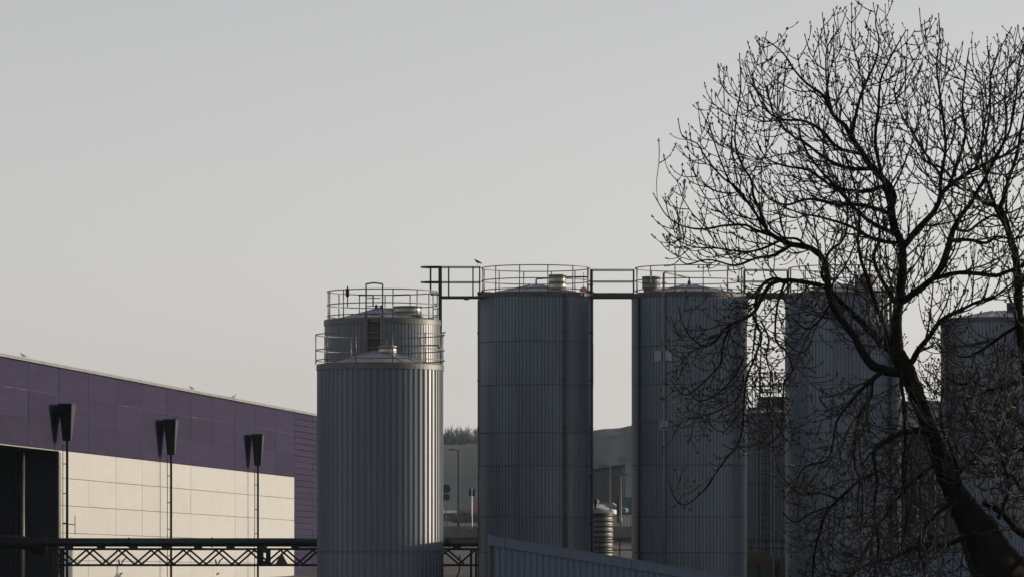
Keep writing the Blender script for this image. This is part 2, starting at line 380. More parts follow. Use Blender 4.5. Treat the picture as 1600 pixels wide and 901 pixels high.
for px, py, lab in ((38, 553, 'white gull on the purple roof edge above the loading recess'), (301, 604, 'white gull resting low on the purple roof edge'), (368, 613, 'white gull standing upright on the purple roof edge')):
    s = s_of(px); q = W(s, -0.05, ZT+0.10)
    bird(lab, q, 2.6 if px != 368 else 0.5, 'gull', 0.33, 'gulls on the warehouse roof')

# ------------------------------------------------------------------ silos
SHEETS = {}
def sheet_mesh(R, nsheet, nrib, depth, kind, m):
    key = (round(R, 3), nsheet, nrib, kind, m)
    if key in SHEETS: return SHEETS[key]
    da = 2*math.pi/nsheet; pit = da/nrib; prof = []
    for k in range(nrib):
        a = k*pit
        if kind == 'pan':   # flat pans with narrow grooves
            prof += [(a, 0), (a+pit*.72, 0), (a+pit*.79, -depth), (a+pit*.93, -depth)]
        else:               # bold trapezoid ribs
            prof += [(a, 0), (a+pit*.42, 0), (a+pit*.56, -depth), (a+pit*.86, -depth)]
    prof.append((da, 0)); prof.append((da+pit*0.12, 0.004))
    b = MB()
    for z in (0, 1):
        for a, r in prof: b.v.append(((R+r)*math.sin(a), -(R+r)*math.cos(a), z))
    n = len(prof)
    for i in range(n-1): b.f.append((i, i+1, n+i+1, n+i))
    SHEETS[key] = b.mesh('cladding_sheet', m); return SHEETS[key]

def silo(label, px, Y, R, zrim, seams, nsheet=14, nrib=7, depth=0.022, kind='pan', m='tank', rails=None, apex=0.45, rim=0.16, rimout=0.03, rimm='beam', postn=12, phase=0.1, roofr=None):
    c = P(px, HZ, Y)
    t = thing('silo', label, 'silo', (c.x, Y, 0), 0, 'cylindrical storage silos')
    me = sheet_mesh(R, nsheet, nrib, depth, kind, m)
    zs = [zrim]+[z for z in seams]+[0.25]
    for j, (za, zb) in enumerate(zip(zs, zs[1:])):
        for k in range(nsheet):
            o = obj('cladding_sheet', me, t, (0, 0, zb+0.006), 2*math.pi*k/nsheet+phase)
            sc = 1+R_.uniform(-.0012, .0012)+(0.0025 if j % 2 else 0); o.scale = (sc, sc, za-zb-0.03)
            o.rotation_euler[2] += R_.uniform(-.003, .003)
    MB().lathe([(R-depth-0.03, 0), (R-depth-0.03, zrim)], 64).build('shell', 'core', t)
    MB().lathe([(R+.25, 0.0), (R+.25, .24)], 48).build('plinth', 'conc', t)
    MB().lathe([(R-0.1, zrim-.02), (R+rimout, zrim-.02), (R+rimout, zrim+rim*.8), (R+rimout-.03, zrim+rim), (R-.1, zrim+rim)], 72, closed=True).build('rim_band', rimm, t)
    rr_ = roofr or R-0.05
    roof = MB().lathe([(rr_, zrim+rim*.6), (rr_*.12, zrim+rim*.6+apex*.94), (0.0, zrim+rim*.6+apex)], 64).build('roof', 'roof', t)
    for k in range(16):
        a = 2*math.pi*k/16+.1; z0 = zrim+rim*.6
        MB().bar((rr_*.98*math.sin(a), -rr_*.98*math.cos(a), z0+.025), (rr_*.12*math.sin(a), -rr_*.12*math.cos(a), z0+apex*.94+.02), .02, .02).build('roof_seam', 'roof', roof)
    if rails:
        r, ztop, zmid, zdeck, tr, rmat = rails
        for z in (ztop, zmid, zdeck+0.14)[:(3 if len(rails) and t else 2)]:
            MB().ring(r, z, tr, 72).build('guard_rail', rmat, t, True)
        for k in range(postn):
            a = 2*math.pi*k/postn+.22
            MB().tube([(r*math.sin(a), -r*math.cos(a), zdeck), (r*math.sin(a), -r*math.cos(a), ztop)], tr*1.1, 6).build('rail_post', rmat, t, True)
    return t, c.x, Y, zrim
def drum(t, x, y, z, r, h, m='drum', baseh=0.0):
    if baseh: MB().lathe([(r*.85, z), (r*.85, z+baseh)], 24, (x, y)).build('drum_base', 'rail', t)
    z += baseh
    MB().lathe([(r, z+.002), (r+.015, z+.03), (r, z+.05), (r, z+h*.48), (r+.012, z+h*.5), (r, z+h*.52), (r, z+h-.05), (r+.02, z+h-.03), (r+.02, z+h-.005), (r*.9, z+h)], 32, (x, y)).build('vent_drum', m, t, True)
def vpipe(t, R, phi, z0, z1, r, m, off=0.05, brackets=True, name='riser_pipe'):
    a = phi; q = R+off+r
    x, y = q*math.sin(a), -q*math.cos(a)
    o = MB().tube([(x, y, z0), (x, y, z1)], r, 8).build(name, m, t, True)
    if brackets:
        z = z0+1.2
        while z < z1-.3:
            MB().bar((x*(R-.03)/q, y*(R-.03)/q, z), (x*1.02, y*1.02, z), r*3, .05).build('pipe_bracket', m, t); z += 1.9
    return x, y
def loc_phi(px, pc, Y, R): return math.asin(max(-1, min(1, (px-pc)*Y/F/R)))
k184 = 184/F
seam = [EYE+(HZ-y)*k184 for y in (536, 603, 677, 728, 807, 862, 935, 1010)]
seam3 = [EYE+(HZ-y)*k184 for y in (543, 603, 660, 727, 807, 862, 935, 1010)]
R2 = 2.3
def rl(Y, rpx, ytop, ymid, ydeck, tr, m):
    k = Y/F; return (rpx*k, EYE+(HZ-ytop)*k, EYE+(HZ-ymid)*k, EYE+(HZ-ydeck)*k, tr, m)
zr2 = EYE+(HZ-466)*k184
# silo with walkways on both sides (837 px)
t2, x2, Y2, _ = silo('tall blue-grey silo behind the blue shed gable, crow near its rail, walkways on both sides', 837, 184, R2, zr2, seam, rails=rl(184, 84.5, 419, 439, 460, .022, 'rail'), phase=.1)
d = P(870.5, HZ, 184).x-x2; drum(t2, d, -.9, zr2+.16, .345, .56, 'drum', .17)
za = zr2+.54
b = MB().tube([(.02, 0, za), (.02, 0, za+.2), (.06, 0, za+.24), (.5, -.3, za+.25), (1.4, -.7, za+.27), (2.08, -.75, za+.27)], .032, 8); b.build('vent_pipe', 'dark', t2, True)
vpipe(t2, R2, loc_phi(882, 837, 184, R2), .3, zr2+.1, .055, 'beam'); vpipe(t2, R2, loc_phi(921, 837, 184, R2), .3, zr2+1.1, .04, 'dark')
vpipe(t2, R2, loc_phi(749, 837, 184, R2), .3, zr2-.1, .03, 'galv', .01)
MB().tube([(P(911, 0, 184).x-x2, -1.5, zr2+.95), (P(911, 0, 184).x-x2, -1.5, zr2+.34)], .012, 5).build('lamp_cord', 'dark', t2)
MB().lathe([(.17, zr2+.2), (.15, zr2+.3), (.06, zr2+.36), (.02, zr2+.38)], 16, (P(911, 0, 184).x-x2, -1.5)).build('lamp_shade', 'orange', t2, True)
for sgn in (-1, 1):
    MB().box(sgn*2.05-.28, sgn*2.05+.28, -.55, .55, zr2+.18, zr2+.235).build('landing_plate', 'beam', t2)
# silo with pale plates (1077 px)
t3, x3, Y3, _ = silo('tall blue-grey silo with two pale square plates on its wall, drum vent on its left', 1077, 184, R2, zr2, seam3, rails=rl(184, 84.5, 419, 439, 460, .022, 'rail'), phase=.27)
drum(t3, P(1016, 0, 184).x-x3, -.95, zr2+.16, .35, .48, 'galv', .17)
ph = loc_phi(1036, 1077, 184, R2)
xx, yy = vpipe(t3, R2, ph, .3, zr2+.88, .045, 'galv')
MB().tube([(xx, yy, zr2+.87), (xx+.08, yy+.05, zr2+.91), (0, -.2, zr2+.80), (0, 0, zr2+.76), (0, 0, za)], .032, 8).build('vent_pipe', 'galv', t3, True)
MB().lathe([(.07, za-.03), (.07, za+.1), (.02, za+.22)], 12).build('roof_finial', 'dark', t3)
vpipe(t3, R2, loc_phi(999, 1077, 184, R2), .3, zr2-.05, .05, 'dark', .0)
for y0, y1, x0, x1 in ((551, 567, 1020, 1033), (551, 567, 1037, 1048), (659, 673, 1028, 1042)):
    pa = loc_phi((x0+x1)/2, 1077, 184, R2); hw = (x1-x0)/2*k184; z0, z1 = EYE+(HZ-y1)*k184, EYE+(HZ-y0)*k184
    b = MB().box(-hw, hw, -.05, .0, z0, z1); o = b.build('wall_plate', 'plate', t3); o.location = ((R2+.012)*math.sin(pa), -(R2+.012)*math.cos(pa), 0); o.rotation_euler = (0, 0, pa)
# silo behind the tree (1317 px)
t4, x4, Y4, _ = silo('tall blue-grey silo seen behind the tree fork, its upper right edge sunlit', 1317, 184, R2, zr2, seam, rails=rl(184, 84.5, 419, 439, 460, .022, 'rail'), phase=.16)
drum(t4, P(1349, 0, 184).x-x4, -.95, zr2+.16, .40, .62, 'dark', .1)
vpipe(t4, R2, loc_phi(1384, 1317, 184, R2), .3, zr2+.3, .05, 'dark')
# lower silo at the right edge
zr5 = EYE+(HZ-505)*k184
t5, x5, Y5, _ = silo('lower grey silo without guard rail behind the tree, right of the trunk', 1560, 184, R2, zr5, seam[1:], apex=.42, phase=.33, m='tank')
vpipe(t5, R2, loc_phi(1478, 1560, 184, R2), .3, zr5-.1, .05, 'dark', .0)
drum(t5, .5, -.5, zr5+.4, .22, .4, 'dark')
# silo behind the big front one
Yb = 173.5; kb = Yb/F; Rb = 90.5*kb; zrb = EYE+(HZ-508)*kb
tb, xb, _, _ = silo('silo partly hidden behind the ribbed silo, railed top with ladder gate and wide drum', 597.5, Yb, Rb, zrb, [12.0, 9.5, 7.0, 4.5, 2], 14, 7, .022, 'pan', 'tankf', rails=rl(Yb, 86, 456, 477, 500, .022, 'galv'), apex=.52, rim=.2, postn=13, phase=.05, rimm='rimgrey')
drum(tb, P(637, 0, Yb).x-xb, -.35, zrb+.28, .53, .42, 'drum')
drum(tb, P(653, 0, Yb).x-xb, -.75, zrb+.2, .2, .2, 'galv')
yb_ = -(Rb+.12)
for px in (575, 600.5):
    x = P(px, 0, Yb).x-xb
    MB().tube([(x, yb_, 10.2), (x, yb_, EYE+(HZ-449)*kb)], .03, 6).build('gate_post', 'dark', tb)
    MB().box(x-.09, x+.05, yb_-.02, yb_+.14, 10.2, zrb+.25).build('ladder_stringer', 'galv', tb)
xa, xc = P(575, 0, Yb).x-xb, P(600.5, 0, Yb).x-xb
MB().tube([(xa, yb_, EYE+(HZ-449)*kb), ((xa+xc)/2, yb_-.06, EYE+(HZ-447.5)*kb), (xc, yb_, EYE+(HZ-449)*kb)], .032, 6).build('gate_hoop', 'galv', tb)
MB().box(xa+.06, xc-.1, yb_+.10, yb_+.14, 10.2, zrb+.0).build('ladder_back_panel', 'core', tb)
z = 10.4
while z < zrb+.9:
    MB().tube([(xa+.04, yb_+.02, z), (xc-.08, yb_+.02, z)], .018, 6).build('rung', 'dark', tb); z += .3
for px, h in ((588, .34), (592, .22), (596, .30)):
    x = P(px, 0, Yb).x-xb; z0 = zrb+.45
    MB().lathe([(.035, z0-.15), (.035, z0+h*.5), (.06, z0+h*.55), (.055, z0+h*.75), (.02, z0+h)], 10, (x, -.2)).build('roof_valve', 'dark', tb)
x = P(545.5, 0, Yb).x-xb; y = -math.sqrt(max(0, (86*kb)**2-x*x)); zt_ = EYE+(HZ-452)*kb
MB().lathe([(.02, zt_-.75), (.02, zt_-.38), (.07, zt_-.34), (.075, zt_-.12), (.03, zt_-.05), (.025, zt_+.02)], 10, (x, y-.05)).build('beacon', 'black', tb, True)
for pts in ([(583, 461), (583, 478)], [(583, 461), (560, 461)], [(614, 461), (614, 476)], [(614, 461), (640, 460)]):
    MB().tube([P(pp[0], pp[1], Yb+1)-Vector((xb, Yb, 0)) for pp in pts], .03, 6).build('inner_rail', 'dark', tb)
# the big ribbed front silo
Yf = 168; kf = Yf/F; Rf = 98.5*kf; zrf = EYE+(HZ-578)*kf
tf, xf, _, _ = silo('big front silo with bold vertical ribs, low conical roof and small vent cap', 594, Yf, Rf, zrf, [EYE+(HZ-861)*kf, 3.0], 16, 4, .042, 'rib', 'tankf', rails=rl(Yf, 100.5, 523, 547, 569, .021, 'galv'), apex=.60, rim=.21, rimout=.03, postn=11, phase=.02, rimm='rimgrey', roofr=Rf*.97)
drum(tf, P(606, 0, Yf).x-xf, -.3, zrf+.42, .33, .45, 'drum')
MB().tube([P(628, 540, Yf-2)-Vector((xf, Yf, 0)), P(684, 539, Yf-.8)-Vector((xf, Yf, 0)), P(687, 545, Yf-.8)-Vector((xf, Yf, 0))], .03, 6).build('vent_pipe', 'dark', tf)
MB().tube([P(686, 521, Yf)-Vector((xf, Yf, 0)), P(697, 518.5, Yf-.2)-Vector((xf, Yf, 0))], .025, 6).build('rail_end', 'galv', tf)
# distant shorter silo between the two right-hand ones, with caged ladder
Y7 = 196; k7 = Y7/F; zr7 = EYE+(HZ-652)*k7
t7, x7, _, _ = silo('shorter dark silo far behind in the gap, with caged ladder and barred top rail', 1208, Y7, 2.3, zr7, [9, 6.5, 4, 2], 14, 7, .022, 'pan', 'tank', apex=.5, rim=.14, phase=.2)
pts_r = 2.15
zt7 = EYE+(HZ-585)*k7
for z in (zt7, zt7-.55, zr7+.3): MB().ring(pts_r, z, .022, 64).build('guard_rail', 'dark', t7, True)
for k in range(40):
    a = 2*math.pi*k/40
    MB().tube([(pts_r*math.sin(a), -pts_r*math.cos(a), zr7+.1), (pts_r*math.sin(a), -pts_r*math.cos(a), zt7)], .018, 5).build('baluster', 'dark', t7)
drum(t7, .1, -.3, zr7+.42, .75, .45, 'dark')
xl = P(1190, 0, Y7).x-x7; yl = -math.sqrt(2.3**2-xl*xl)-.25
for dx in (-.22, .22): MB().tube([(xl+dx, yl, 1.2), (xl+dx, yl, zt7+.1)], .03, 6).build('ladder_stringer', 'dark', t7)
z = 1.4
while z < zt7: MB().tube([(xl-.22, yl, z), (xl+.22, yl, z)], .016, 5).build('rung', 'dark', t7); z += .3
z = 3.4
while z < zt7: MB().ring(.38, z, .018, 16, 5, -2.4, 2.4, (xl, yl-.25)).build('cage_hoop', 'dark', t7); z += .85
for a in (-1.5, -.6, .6, 1.5):
    MB().tube([(xl+.38*math.sin(a), yl-.25-.38*math.cos(a), 3.4), (xl+.38*math.sin(a), yl-.25-.38*math.cos(a), zt7)], .014, 5).build('cage_bar', 'dark', t7)
bird('pale gull perched on the barred rail of the far silo', (x7+P(1183, 0, Y7).x-x7, Y7-1.99, zt7+.02), 2.9, 'gull', .5)

# ------------------------------------------------------------------ walkways between the silos
def walkway(label, pa, pb, Y, ydeck0, ydeck1, rails_y, posts, m='beam', wid=.8):
    k = Y/F; xa_, xb_ = P(pa, 0, Y).x, P(pb, 0, Y).x; z0, z1 = EYE+(HZ-ydeck1)*k, EYE+(HZ-ydeck0)*k
    t = thing('walkway', label, 'walkway', (xa_, Y, z0), 0, 'steel walkways linking the silo tops')
    L = xb_-xa_
    for s in (-1, 1):
        MB().box(0, L, s*wid/2-.04, s*wid/2+.04, 0, z1-z0-.03).build('edge_beam', m, t)
    n = max(3, int(L/.3))
    for i in range(n): MB().box(i*L/n+.01, (i+1)*L/n-.01, -wid/2+.045, wid/2-.045, z1-z0-.05, z1-z0-.02).build('deck_grating', 'dark', t)
    for s in (-1, 1):
        for y in rails_y: MB().tube([(0, s*wid/2, EYE+(HZ-y)*k-z0), (L, s*wid/2, EYE+(HZ-y)*k-z0)], .021, 6).build('guard_rail', 'dark', t, True)
        for px in posts:
            x = P(px, 0, Y).x-xa_; MB().box(x-.024, x+.024, s*wid/2-.024, s*wid/2+.024, z1-z0-.03, EYE+(HZ-rails_y[0])*k-z0).build('rail_post', 'dark', t)
    return t, xa_, z0
walkway('steel walkway bridging the two tall silos that have drum vents', 922, 991, 184, 457, 466, (422, 440), (923, 990))
walkway('steel walkway half hidden by branches, ending at the silo behind the tree fork', 1162, 1232, 184, 457, 466, (422, 440), (1163, 1231))
tw, xw, zw = walkway('steel walkway and landing reaching left over the silo with the ladder gate', 690, 751, 183, 462, 466, (417.5, 441), (701, 739, 749.5))
kw = 183/F
for y in (417.5, 441):
    z = EYE+(HZ-y)*kw-zw
    r = .4; xe = P(672, 0, 183).x-xw
    pts = [(0, -r, z)]+[(xe-r*.9*math.sin(a)*1.0, -r*math.cos(a), z) for a in [math.pi*i/12 for i in range(13)]]+[(0, r, z)]
    MB().tube(pts, .03, 6).build('end_loop_rail', 'dark', tw, True)
for px, y0, y1, r in ((673, 417, 458, .035), (688, 417, 901, .07)):
    x = P(px, 0, 183).x-xw
    MB().box(x-r, x+r, -.4-r, -.4+r, EYE+(HZ-y1)*kw-zw, EYE+(HZ-y0)*kw-zw).build('stair_post', 'dark', tw)
MB().bar((P(673, 0, 183).x-xw, -.4, EYE+(HZ-461)*kw-zw), (0, -.4, EYE+(HZ-461)*kw-zw), .06).build('tie_bar', 'dark', tw)
for i in range(14):
    z = EYE+(HZ-470-i*13)*kw-zw
    MB().bar((P(680, 0, 183).x-xw, -.4, EYE+(HZ-470-i*8)*kw-zw), (P(688, 0, 183).x-xw, -.4, EYE+(HZ-470-i*8)*kw-zw), .03).build('rung', 'dark', tw) if i*8 < 100 and False else None
for y in (475, 483, 493, 505):
    MB().bar((P(678, 0, 183).x-xw, -.4, EYE+(HZ-y)*kw-zw), (P(688, 0, 183).x-xw, -.4, EYE+(HZ-y)*kw-zw), .035).build('rung', 'dark', tw)
MB().bar((P(725, 466, 183).x-xw, -.4, -.05), (P(733, 466, 183).x-xw, -.4, -.05), .06).build('pipe_clamp', 'dark', tw)
c = P(746.5, 416.6, 183); bird('black crow perched on the walkway rail beside the tall silo', (c.x, 182.6, c.z+.02), 2.6, 'crow', .32)

# ------------------------------------------------------------------ pipe bridge
Yt = 177.5; kt = Yt/F
def T(px, py, dy=0): return P(px, py, Yt)+Vector((0, dy, 0))
tr = thing('pipe_bridge', 'black lattice truss carrying a thick pipe in front of the cream wall', 'pipe bridge', (T(85, 0).x, Yt, 0))
def tp(name, m, b, smooth=False):
    o = b.build(name, m, tr, smooth); o.location = (-T(85, 0).x, -Yt, 0); return o
for dy in (-.45, .45):
    tp('top_chord', 'black', MB().bar(T(80, 857, dy), T(748, 857, dy), .09, .085))
    tp('bottom_chord', 'black', MB().bar(T(80, 882, dy), T(748, 882, dy), .09, .085))
    per = 50.5; off = 8 if dy > 0 else 0; x = 111+off
    a = x-per*.0
    while a < 748:
        for (p, q) in (((a, 880.5), (a+per/2, 858.5)), ((a+per/2, 858.5), (a+per, 880.5))):
            if q[0] < 750: tp('web_diagonal', 'black', MB().bar(T(p[0], p[1], dy), T(q[0], q[1], dy), .07, .085, Vector((0, 1, 0))))
        a += per
    tp('web_diagonal', 'black', MB().bar(T(86+off, 858.5, dy), T(111+off, 880.5, dy), .07, .085, Vector((0, 1, 0))))
x = 100
while x < 748:
    tp('cross_tie', 'black', MB().bar(T(x, 857, -.4), T(x, 857, .4), .06)); tp('cross_tie', 'black', MB().bar(T(x+25, 882, -.4), T(x+25, 882, .4), .06))
    tp('pipe_saddle', 'black', MB().bar(T(x+2, 853.2, -.12), T(x+14, 853.2, -.12), .5, .10)); x += 50.5
tp('pipe', 'dark', MB().tube([T(-80, 846.5), T(748, 846.5)], .165, 16), True)
for px in (-10, 72, 200, 330, 462, 700): tp('pipe_flange', 'dark', MB().tube([T(px, 846.5), T(px+2.5, 846.5)], .19, 16))
tp('large_duct', 'black', MB().tube([T(-80, 846, .5), T(30, 846, .5), T(45, 850, .5), T(58, 856, .5), T(70, 858, .5)], .26, 14), True)
for px in (84, 97): 
    for dy in (-.45, .45): tp('support_leg', 'black', MB().bar(T(px, 856, dy), Vector((T(px, 0).x, Yt+dy, 0)), .09))
z = 0.2
while z < 5.4:
    for dy in (-.45, .45):
        tp('support_brace', 'black', MB().bar(Vector((T(84, 0).x, Yt+dy, z)), Vector((T(97, 0).x, Yt+dy, z+.6)), .05)); 
        tp('support_brace', 'black', MB().bar(Vector((T(97, 0).x, Yt+dy, z+.6)), Vector((T(84, 0).x, Yt+dy, z+1.2)), .05))
    z += 1.2
for px in (736, 744):
    for dy in (-.45, .45): tp('support_leg', 'black', MB().bar(T(px, 856, dy), Vector((T(px, 0).x, Yt+dy, 0)), .08))
# stiffened node with plates
tp('node_plate', 'black', MB().box(T(403, 0).x, T(413, 0).x, Yt-.52, Yt-.50, T(0, 882).z, T(0, 858).z))
tp('node_plate', 'black', MB().box(T(416.5, 0).x, T(424, 0).x, Yt-.52, Yt-.50, T(0, 882).z, T(0, 858).z))
tp('node_plate', 'black', MB().box(T(413, 0).x+.002, T(416.5, 0).x-.002, Yt-.52, Yt-.50, T(0, 863).z, T(0, 858).z))
tp('node_plate', 'black', MB().box(T(413, 0).x+.002, T(416.5, 0).x-.002, Yt-.52, Yt-.50, T(0, 882).z, T(0, 875).z))
tri = [T(431, 881, -.53), T(451, 881, -.53), T(441, 862, -.53)]
b = MB(); b.v = [tuple(p) for p in tri]+[tuple(p+Vector((0, .012, 0))) for p in tri]; b.f = [(0, 1, 2), (5, 4, 3), (1, 0, 3, 4), (2, 1, 4, 5), (0, 2, 5, 3)]
sg = tp('triangle_sign', 'signgrey', b)
for (p, q, wd_) in (((441, 870), (441, 871.8), .035), ((438, 874.5), (438.9, 874.5), .03), ((440.6, 874.5), (441.5, 874.5), .03), ((443, 874.5), (444, 874.5), .03), ((441, 877.5), (441, 879.3), .045)):
    o = MB().bar(T(p[0], p[1], -.537), T(q[0], q[1], -.537), wd_).build('sign_mark', 'black', sg)
# cable brackets dangling on the lattice
for px in (188, 339):
    tp('cable_hanger', 'black', MB().tube([T(px-1, 873, -.5), T(px, 879, -.5), T(px+1, 881, -.5)], .03, 5).tube([T(px+3, 881, -.5), T(px+6, 875, -.5), T(px+11, 870.5, -.5)], [.02, .03, .02], 5).tube([T(px+1, 895, -.3), T(px+1, 897.5, -.3)], .03, 5).tube([T(px+1, 895, -.3), T(px+5, 894.5, -.3)], .02, 5))
tp('bright_tag', 'white', MB().bar(T(468, 887, -.5), T(471, 883.5, -.5), .04))
tp('hanging_hose', 'conc', MB().tube([T(718, 866, .2), T(719, 880, .2), T(717, 893, .2), T(712, 905, .2), T(708, 925, .2)], .035, 6), True)

# ------------------------------------------------------------------ blue ribbed sheds in front
def ribbed_shed(label, Y, pxa, pxb, ya, yb, depth, fas, group, left_post=True):
    k = Y/F; xa_, xb_ = P(pxa, 0, Y).x, P(pxb, 0, Y).x; za_, zb_ = EYE+(HZ-ya)*k, EYE+(HZ-yb)*k
    t = thing('ribbed_shed', label, 'shed', (xa_, Y, 0), 0, group); L = xb_-xa_
    top = lambda x: za_+(zb_-za_)*x/L
    nshe = int(round(L/.9)); pit = 9.0*k
    xs_ = .2 if left_post else 0.0; wsh = (L-xs_)/nshe
    for i in range(nshe):
        b = MB(); x0 = xs_+i*wsh; nr = max(1, round(wsh/pit)); pp = wsh/nr; pr = []
        for q in range(nr): pr += [(x0+q*pp, 0), (x0+q*pp+pp*.70, 0), (x0+q*pp+pp*.76, .035), (x0+q*pp+pp*.94, .035)]
        pr += [(x0+wsh, 0), (x0+wsh+.03, -.004)]
        n = len(pr)
        for x, d_ in pr: b.v.append((x, d_, 0))
        for x, d_ in pr: b.v.append((x, d_, top(x)-fas+.02))
        b.f = [(j, j+1, n+j+1, n+j) for j in range(n-1)]
        b.build('wall_sheet', 'blue', t)
    MB().hexa([(-.05, -.07, za_-fas), (L, -.07, zb_-fas), (L, -.03, zb_-fas), (-.05, -.03, za_-fas), (-.05, -.07, za_), (L, -.07, zb_), (L, -.03, zb_), (-.05, -.03, za_)]).build('fascia', 'blue', t)
    nsc = int(L/.45)
    for i in range(nsc):
        x = .2+i*.45; MB().tube([(x, -.078, top(x)-fas*.5), (x, -.071, top(x)-fas*.5)], .014, 6).build('screw', 'dark', t)
    for fx in [x for x in (.55, 2.9, 5.1) if x < L-.5]:
        MB().box(fx, fx+.02, -.076, -.071, top(fx)-fas, top(fx)-.01).build('fascia_joint', 'dark', t)
    MB().hexa([(-.08, -.09, za_+.004), (L, -.09, zb_+.004), (L, depth, zb_+.004), (-.08, depth, za_+.004), (-.08, -.09, za_+.03), (L, -.09, zb_+.03), (L, depth, zb_+.03), (-.08, depth, za_+.03)]).build('roof', 'galv', t)
    MB().hexa([(.02, .05, 0), (L, .05, 0), (L, depth-.02, 0), (.02, depth-.02, 0), (.02, .05, za_-fas), (L, .05, zb_-fas), (L, depth-.02, zb_-.01), (.02, depth-.02, za_-.01)]).build('inner_wall', 'core', t)
    if left_post: MB().box(-.04, .035, -.02, .12, 0, za_-fas).build('corner_post', 'conc', t)
    return t
ribbed_shed('blue ribbed shed with sloping fascia in front of the two tall silos', 165, 764, 1160, 836, 902, 8, .33, 'blue ribbed sheds')
ribbed_shed('blue ribbed shed top glimpsed through the twigs left of the trunk base', 163, 1335, 1560, 863, 866, 8, .12, 'blue ribbed sheds', False)

# ------------------------------------------------------------------ yard pieces seen in the gaps
# stainless corrugated tank
Ys = 214; ks = Ys/F; cs = P(934, 0, Ys); zb_ = terr(0, Ys)+.2
st = thing('stainless_tank', 'small stainless tank with horizontal hoops in the gap between the tall silos', 'tank', (cs.x, Ys, 0))
ztop = EYE+(HZ-803)*ks; r = 24*ks; prof = [(r, terr(0, Ys)-.5)]; z = terr(0, Ys)
nh = int((ztop-z)/.24)
for i in range(nh+1):
    zz = z+(ztop-z)*i/nh; prof += [(r-.01, zz-.08), (r+.012, zz-.06), (r+.022, zz-.03), (r+.012, zz), (r-.01, zz+.02)]
prof.append((r-.02, ztop+.02))
MB().lathe(prof, 40).build('hooped_wall', 'steel', st, True)
MB().lathe([(r+.08, ztop+.025), (r+.08, ztop+.08), (.15, ztop+.30), (0, ztop+.32)], 40).build('lid', 'galv', st, True)
MB().lathe([(.09, ztop+.2), (.09, ztop+.5), (.16, ztop+.52), (.16, ztop+.68), (.05, ztop+.75)], 12, (-.1, 0)).build('vent_cowl', 'dark', st)
def railing(label, Y, pa, pb, ytop, n, posts_h, m='dark', balu=False):
    k = Y/F; xa_, xb_ = P(pa, 0, Y).x, P(pb, 0, Y).x; z1 = EYE+(HZ-ytop)*k; z0 = z1-posts_h
    t = thing('railing', label, 'railing', (xa_, Y, z0)); L = xb_-xa_
    for f in ((1, .5) if not balu else (1, .08)): MB().bar((0, 0, posts_h*f), (L, 0, posts_h*f), .05).build('rail', m, t)
    for i in range(n+1): MB().box(i*L/n-.025, i*L/n+.025, -.025, .025, 0, posts_h).build('post' if not balu else 'baluster', m, t)
    return t, z0
_, z0 = railing('dark pipe railing on a yellow-edged platform between the tall silos', 209, 905, 1000, 842, 3, .95)
b = MB(); k = 209/F; b.box(P(900, 0, 209).x, P(1008, 0, 209).x, 208.9, 211.4, z0-.6, z0-.004)
pl = thing('platform', 'low concrete platform edged in yellow between the tall silos', 'platform', (P(900, 0, 209).x, 208.9, 0))
b = MB(); L = P(1008, 0, 209).x-P(900, 0, 209).x; b.box(0, L, .06, 2.5, 0, z0-.004); b.build('slab', 'conc', pl)
MB().box(0, L, 0, .055, z0-.32, z0-.01).build('yellow_edge', 'yellow', pl)
# dock under the far silo
Yd = 189; kd = Yd/F; xd = P(1150, 0, Yd).x; Ld = P(1245, 0, Yd).x-xd
dk = thing('loading_dock', 'concrete dock with red bumper beam and yellow strip below the far caged-ladder silo', 'dock', (xd, Yd, 0))
zq = EYE+(HZ-868)*kd
MB().box(0, Ld, .1, 3.2, 0, zq).build('slab', 'conc', dk)
MB().box(0, Ld, -.02, .09, EYE+(HZ-879)*kd, EYE+(HZ-875.5)*kd).build('red_beam', 'red', dk)
MB().box(.5, 1.25, .02, .095, EYE+(HZ-868)*kd, EYE+(HZ-862)*kd).build('yellow_strip', 'yellow', dk)
MB().box(1.5, 1.58, -.1, -.03, EYE+(HZ-903)*kd, EYE+(HZ-860)*kd).build('white_post', 'galv', dk)
for px in (1160, 1185, 1215, 1238): MB().box(P(px, 0, Yd).x-xd-.06, P(px, 0, Yd).x-xd+.06, 0.0, .098, 0, EYE+(HZ-880)*kd).build('dock_leg', 'dark', dk)
railing('thin dark railing on the dock below the far silo', 190.5, 1150, 1245, 843, 4, .66)
# dark plant block between the tree-side silos
Yp = 204; kp = Yp/F; xp = P(1385, 0, Yp).x; Lp = P(1482, 0, Yp).x-xp; zp = EYE+(HZ-673)*kp
pb_ = thing('plant_block', 'dark low plant building behind the trunk between two silos', 'building', (xp, Yp, 0))
MB().box(0, Lp, .06, 6, 0, zp).build('wall', 'ware', pb_)
MB().box(-.06, Lp+.06, 0, 6.1, zp+.003, zp+.12).build('roof_edge', 'dark', pb_)
for i, px in enumerate((1425, 1448)):
    x0 = P(px, 0, Yp).x-xp
    wdw = MB().box(x0, x0+.5, .02, .055, EYE+(HZ-815)*kp, EYE+(HZ-768)*kp).build('window', 'galv', pb_)
    for j in range(2): MB().box(x0+.05, x0+.45, .005, .018, EYE+(HZ-812)*kp+j*.66, EYE+(HZ-812)*kp+j*.66+.56).build('pane', 'glass', wdw)
tank_ = thing('steel_gantry', 'pale pipe gantry standing by the dark plant building behind the twigs', 'gantry', (P(1434, 0, 200).x, 200, 0))
for dx in (0, .75): MB().tube([(dx, 0, 0), (dx, 0, EYE+(HZ-740)*200/F)], .035, 6).build('upright', 'conc', tank_)
for y in (745, 768, 796): MB().tube([(-.02, 0, EYE+(HZ-y)*200/F), (.77, 0, EYE+(HZ-y)*200/F)], .03, 6).build('crossbar', 'conc', tank_)

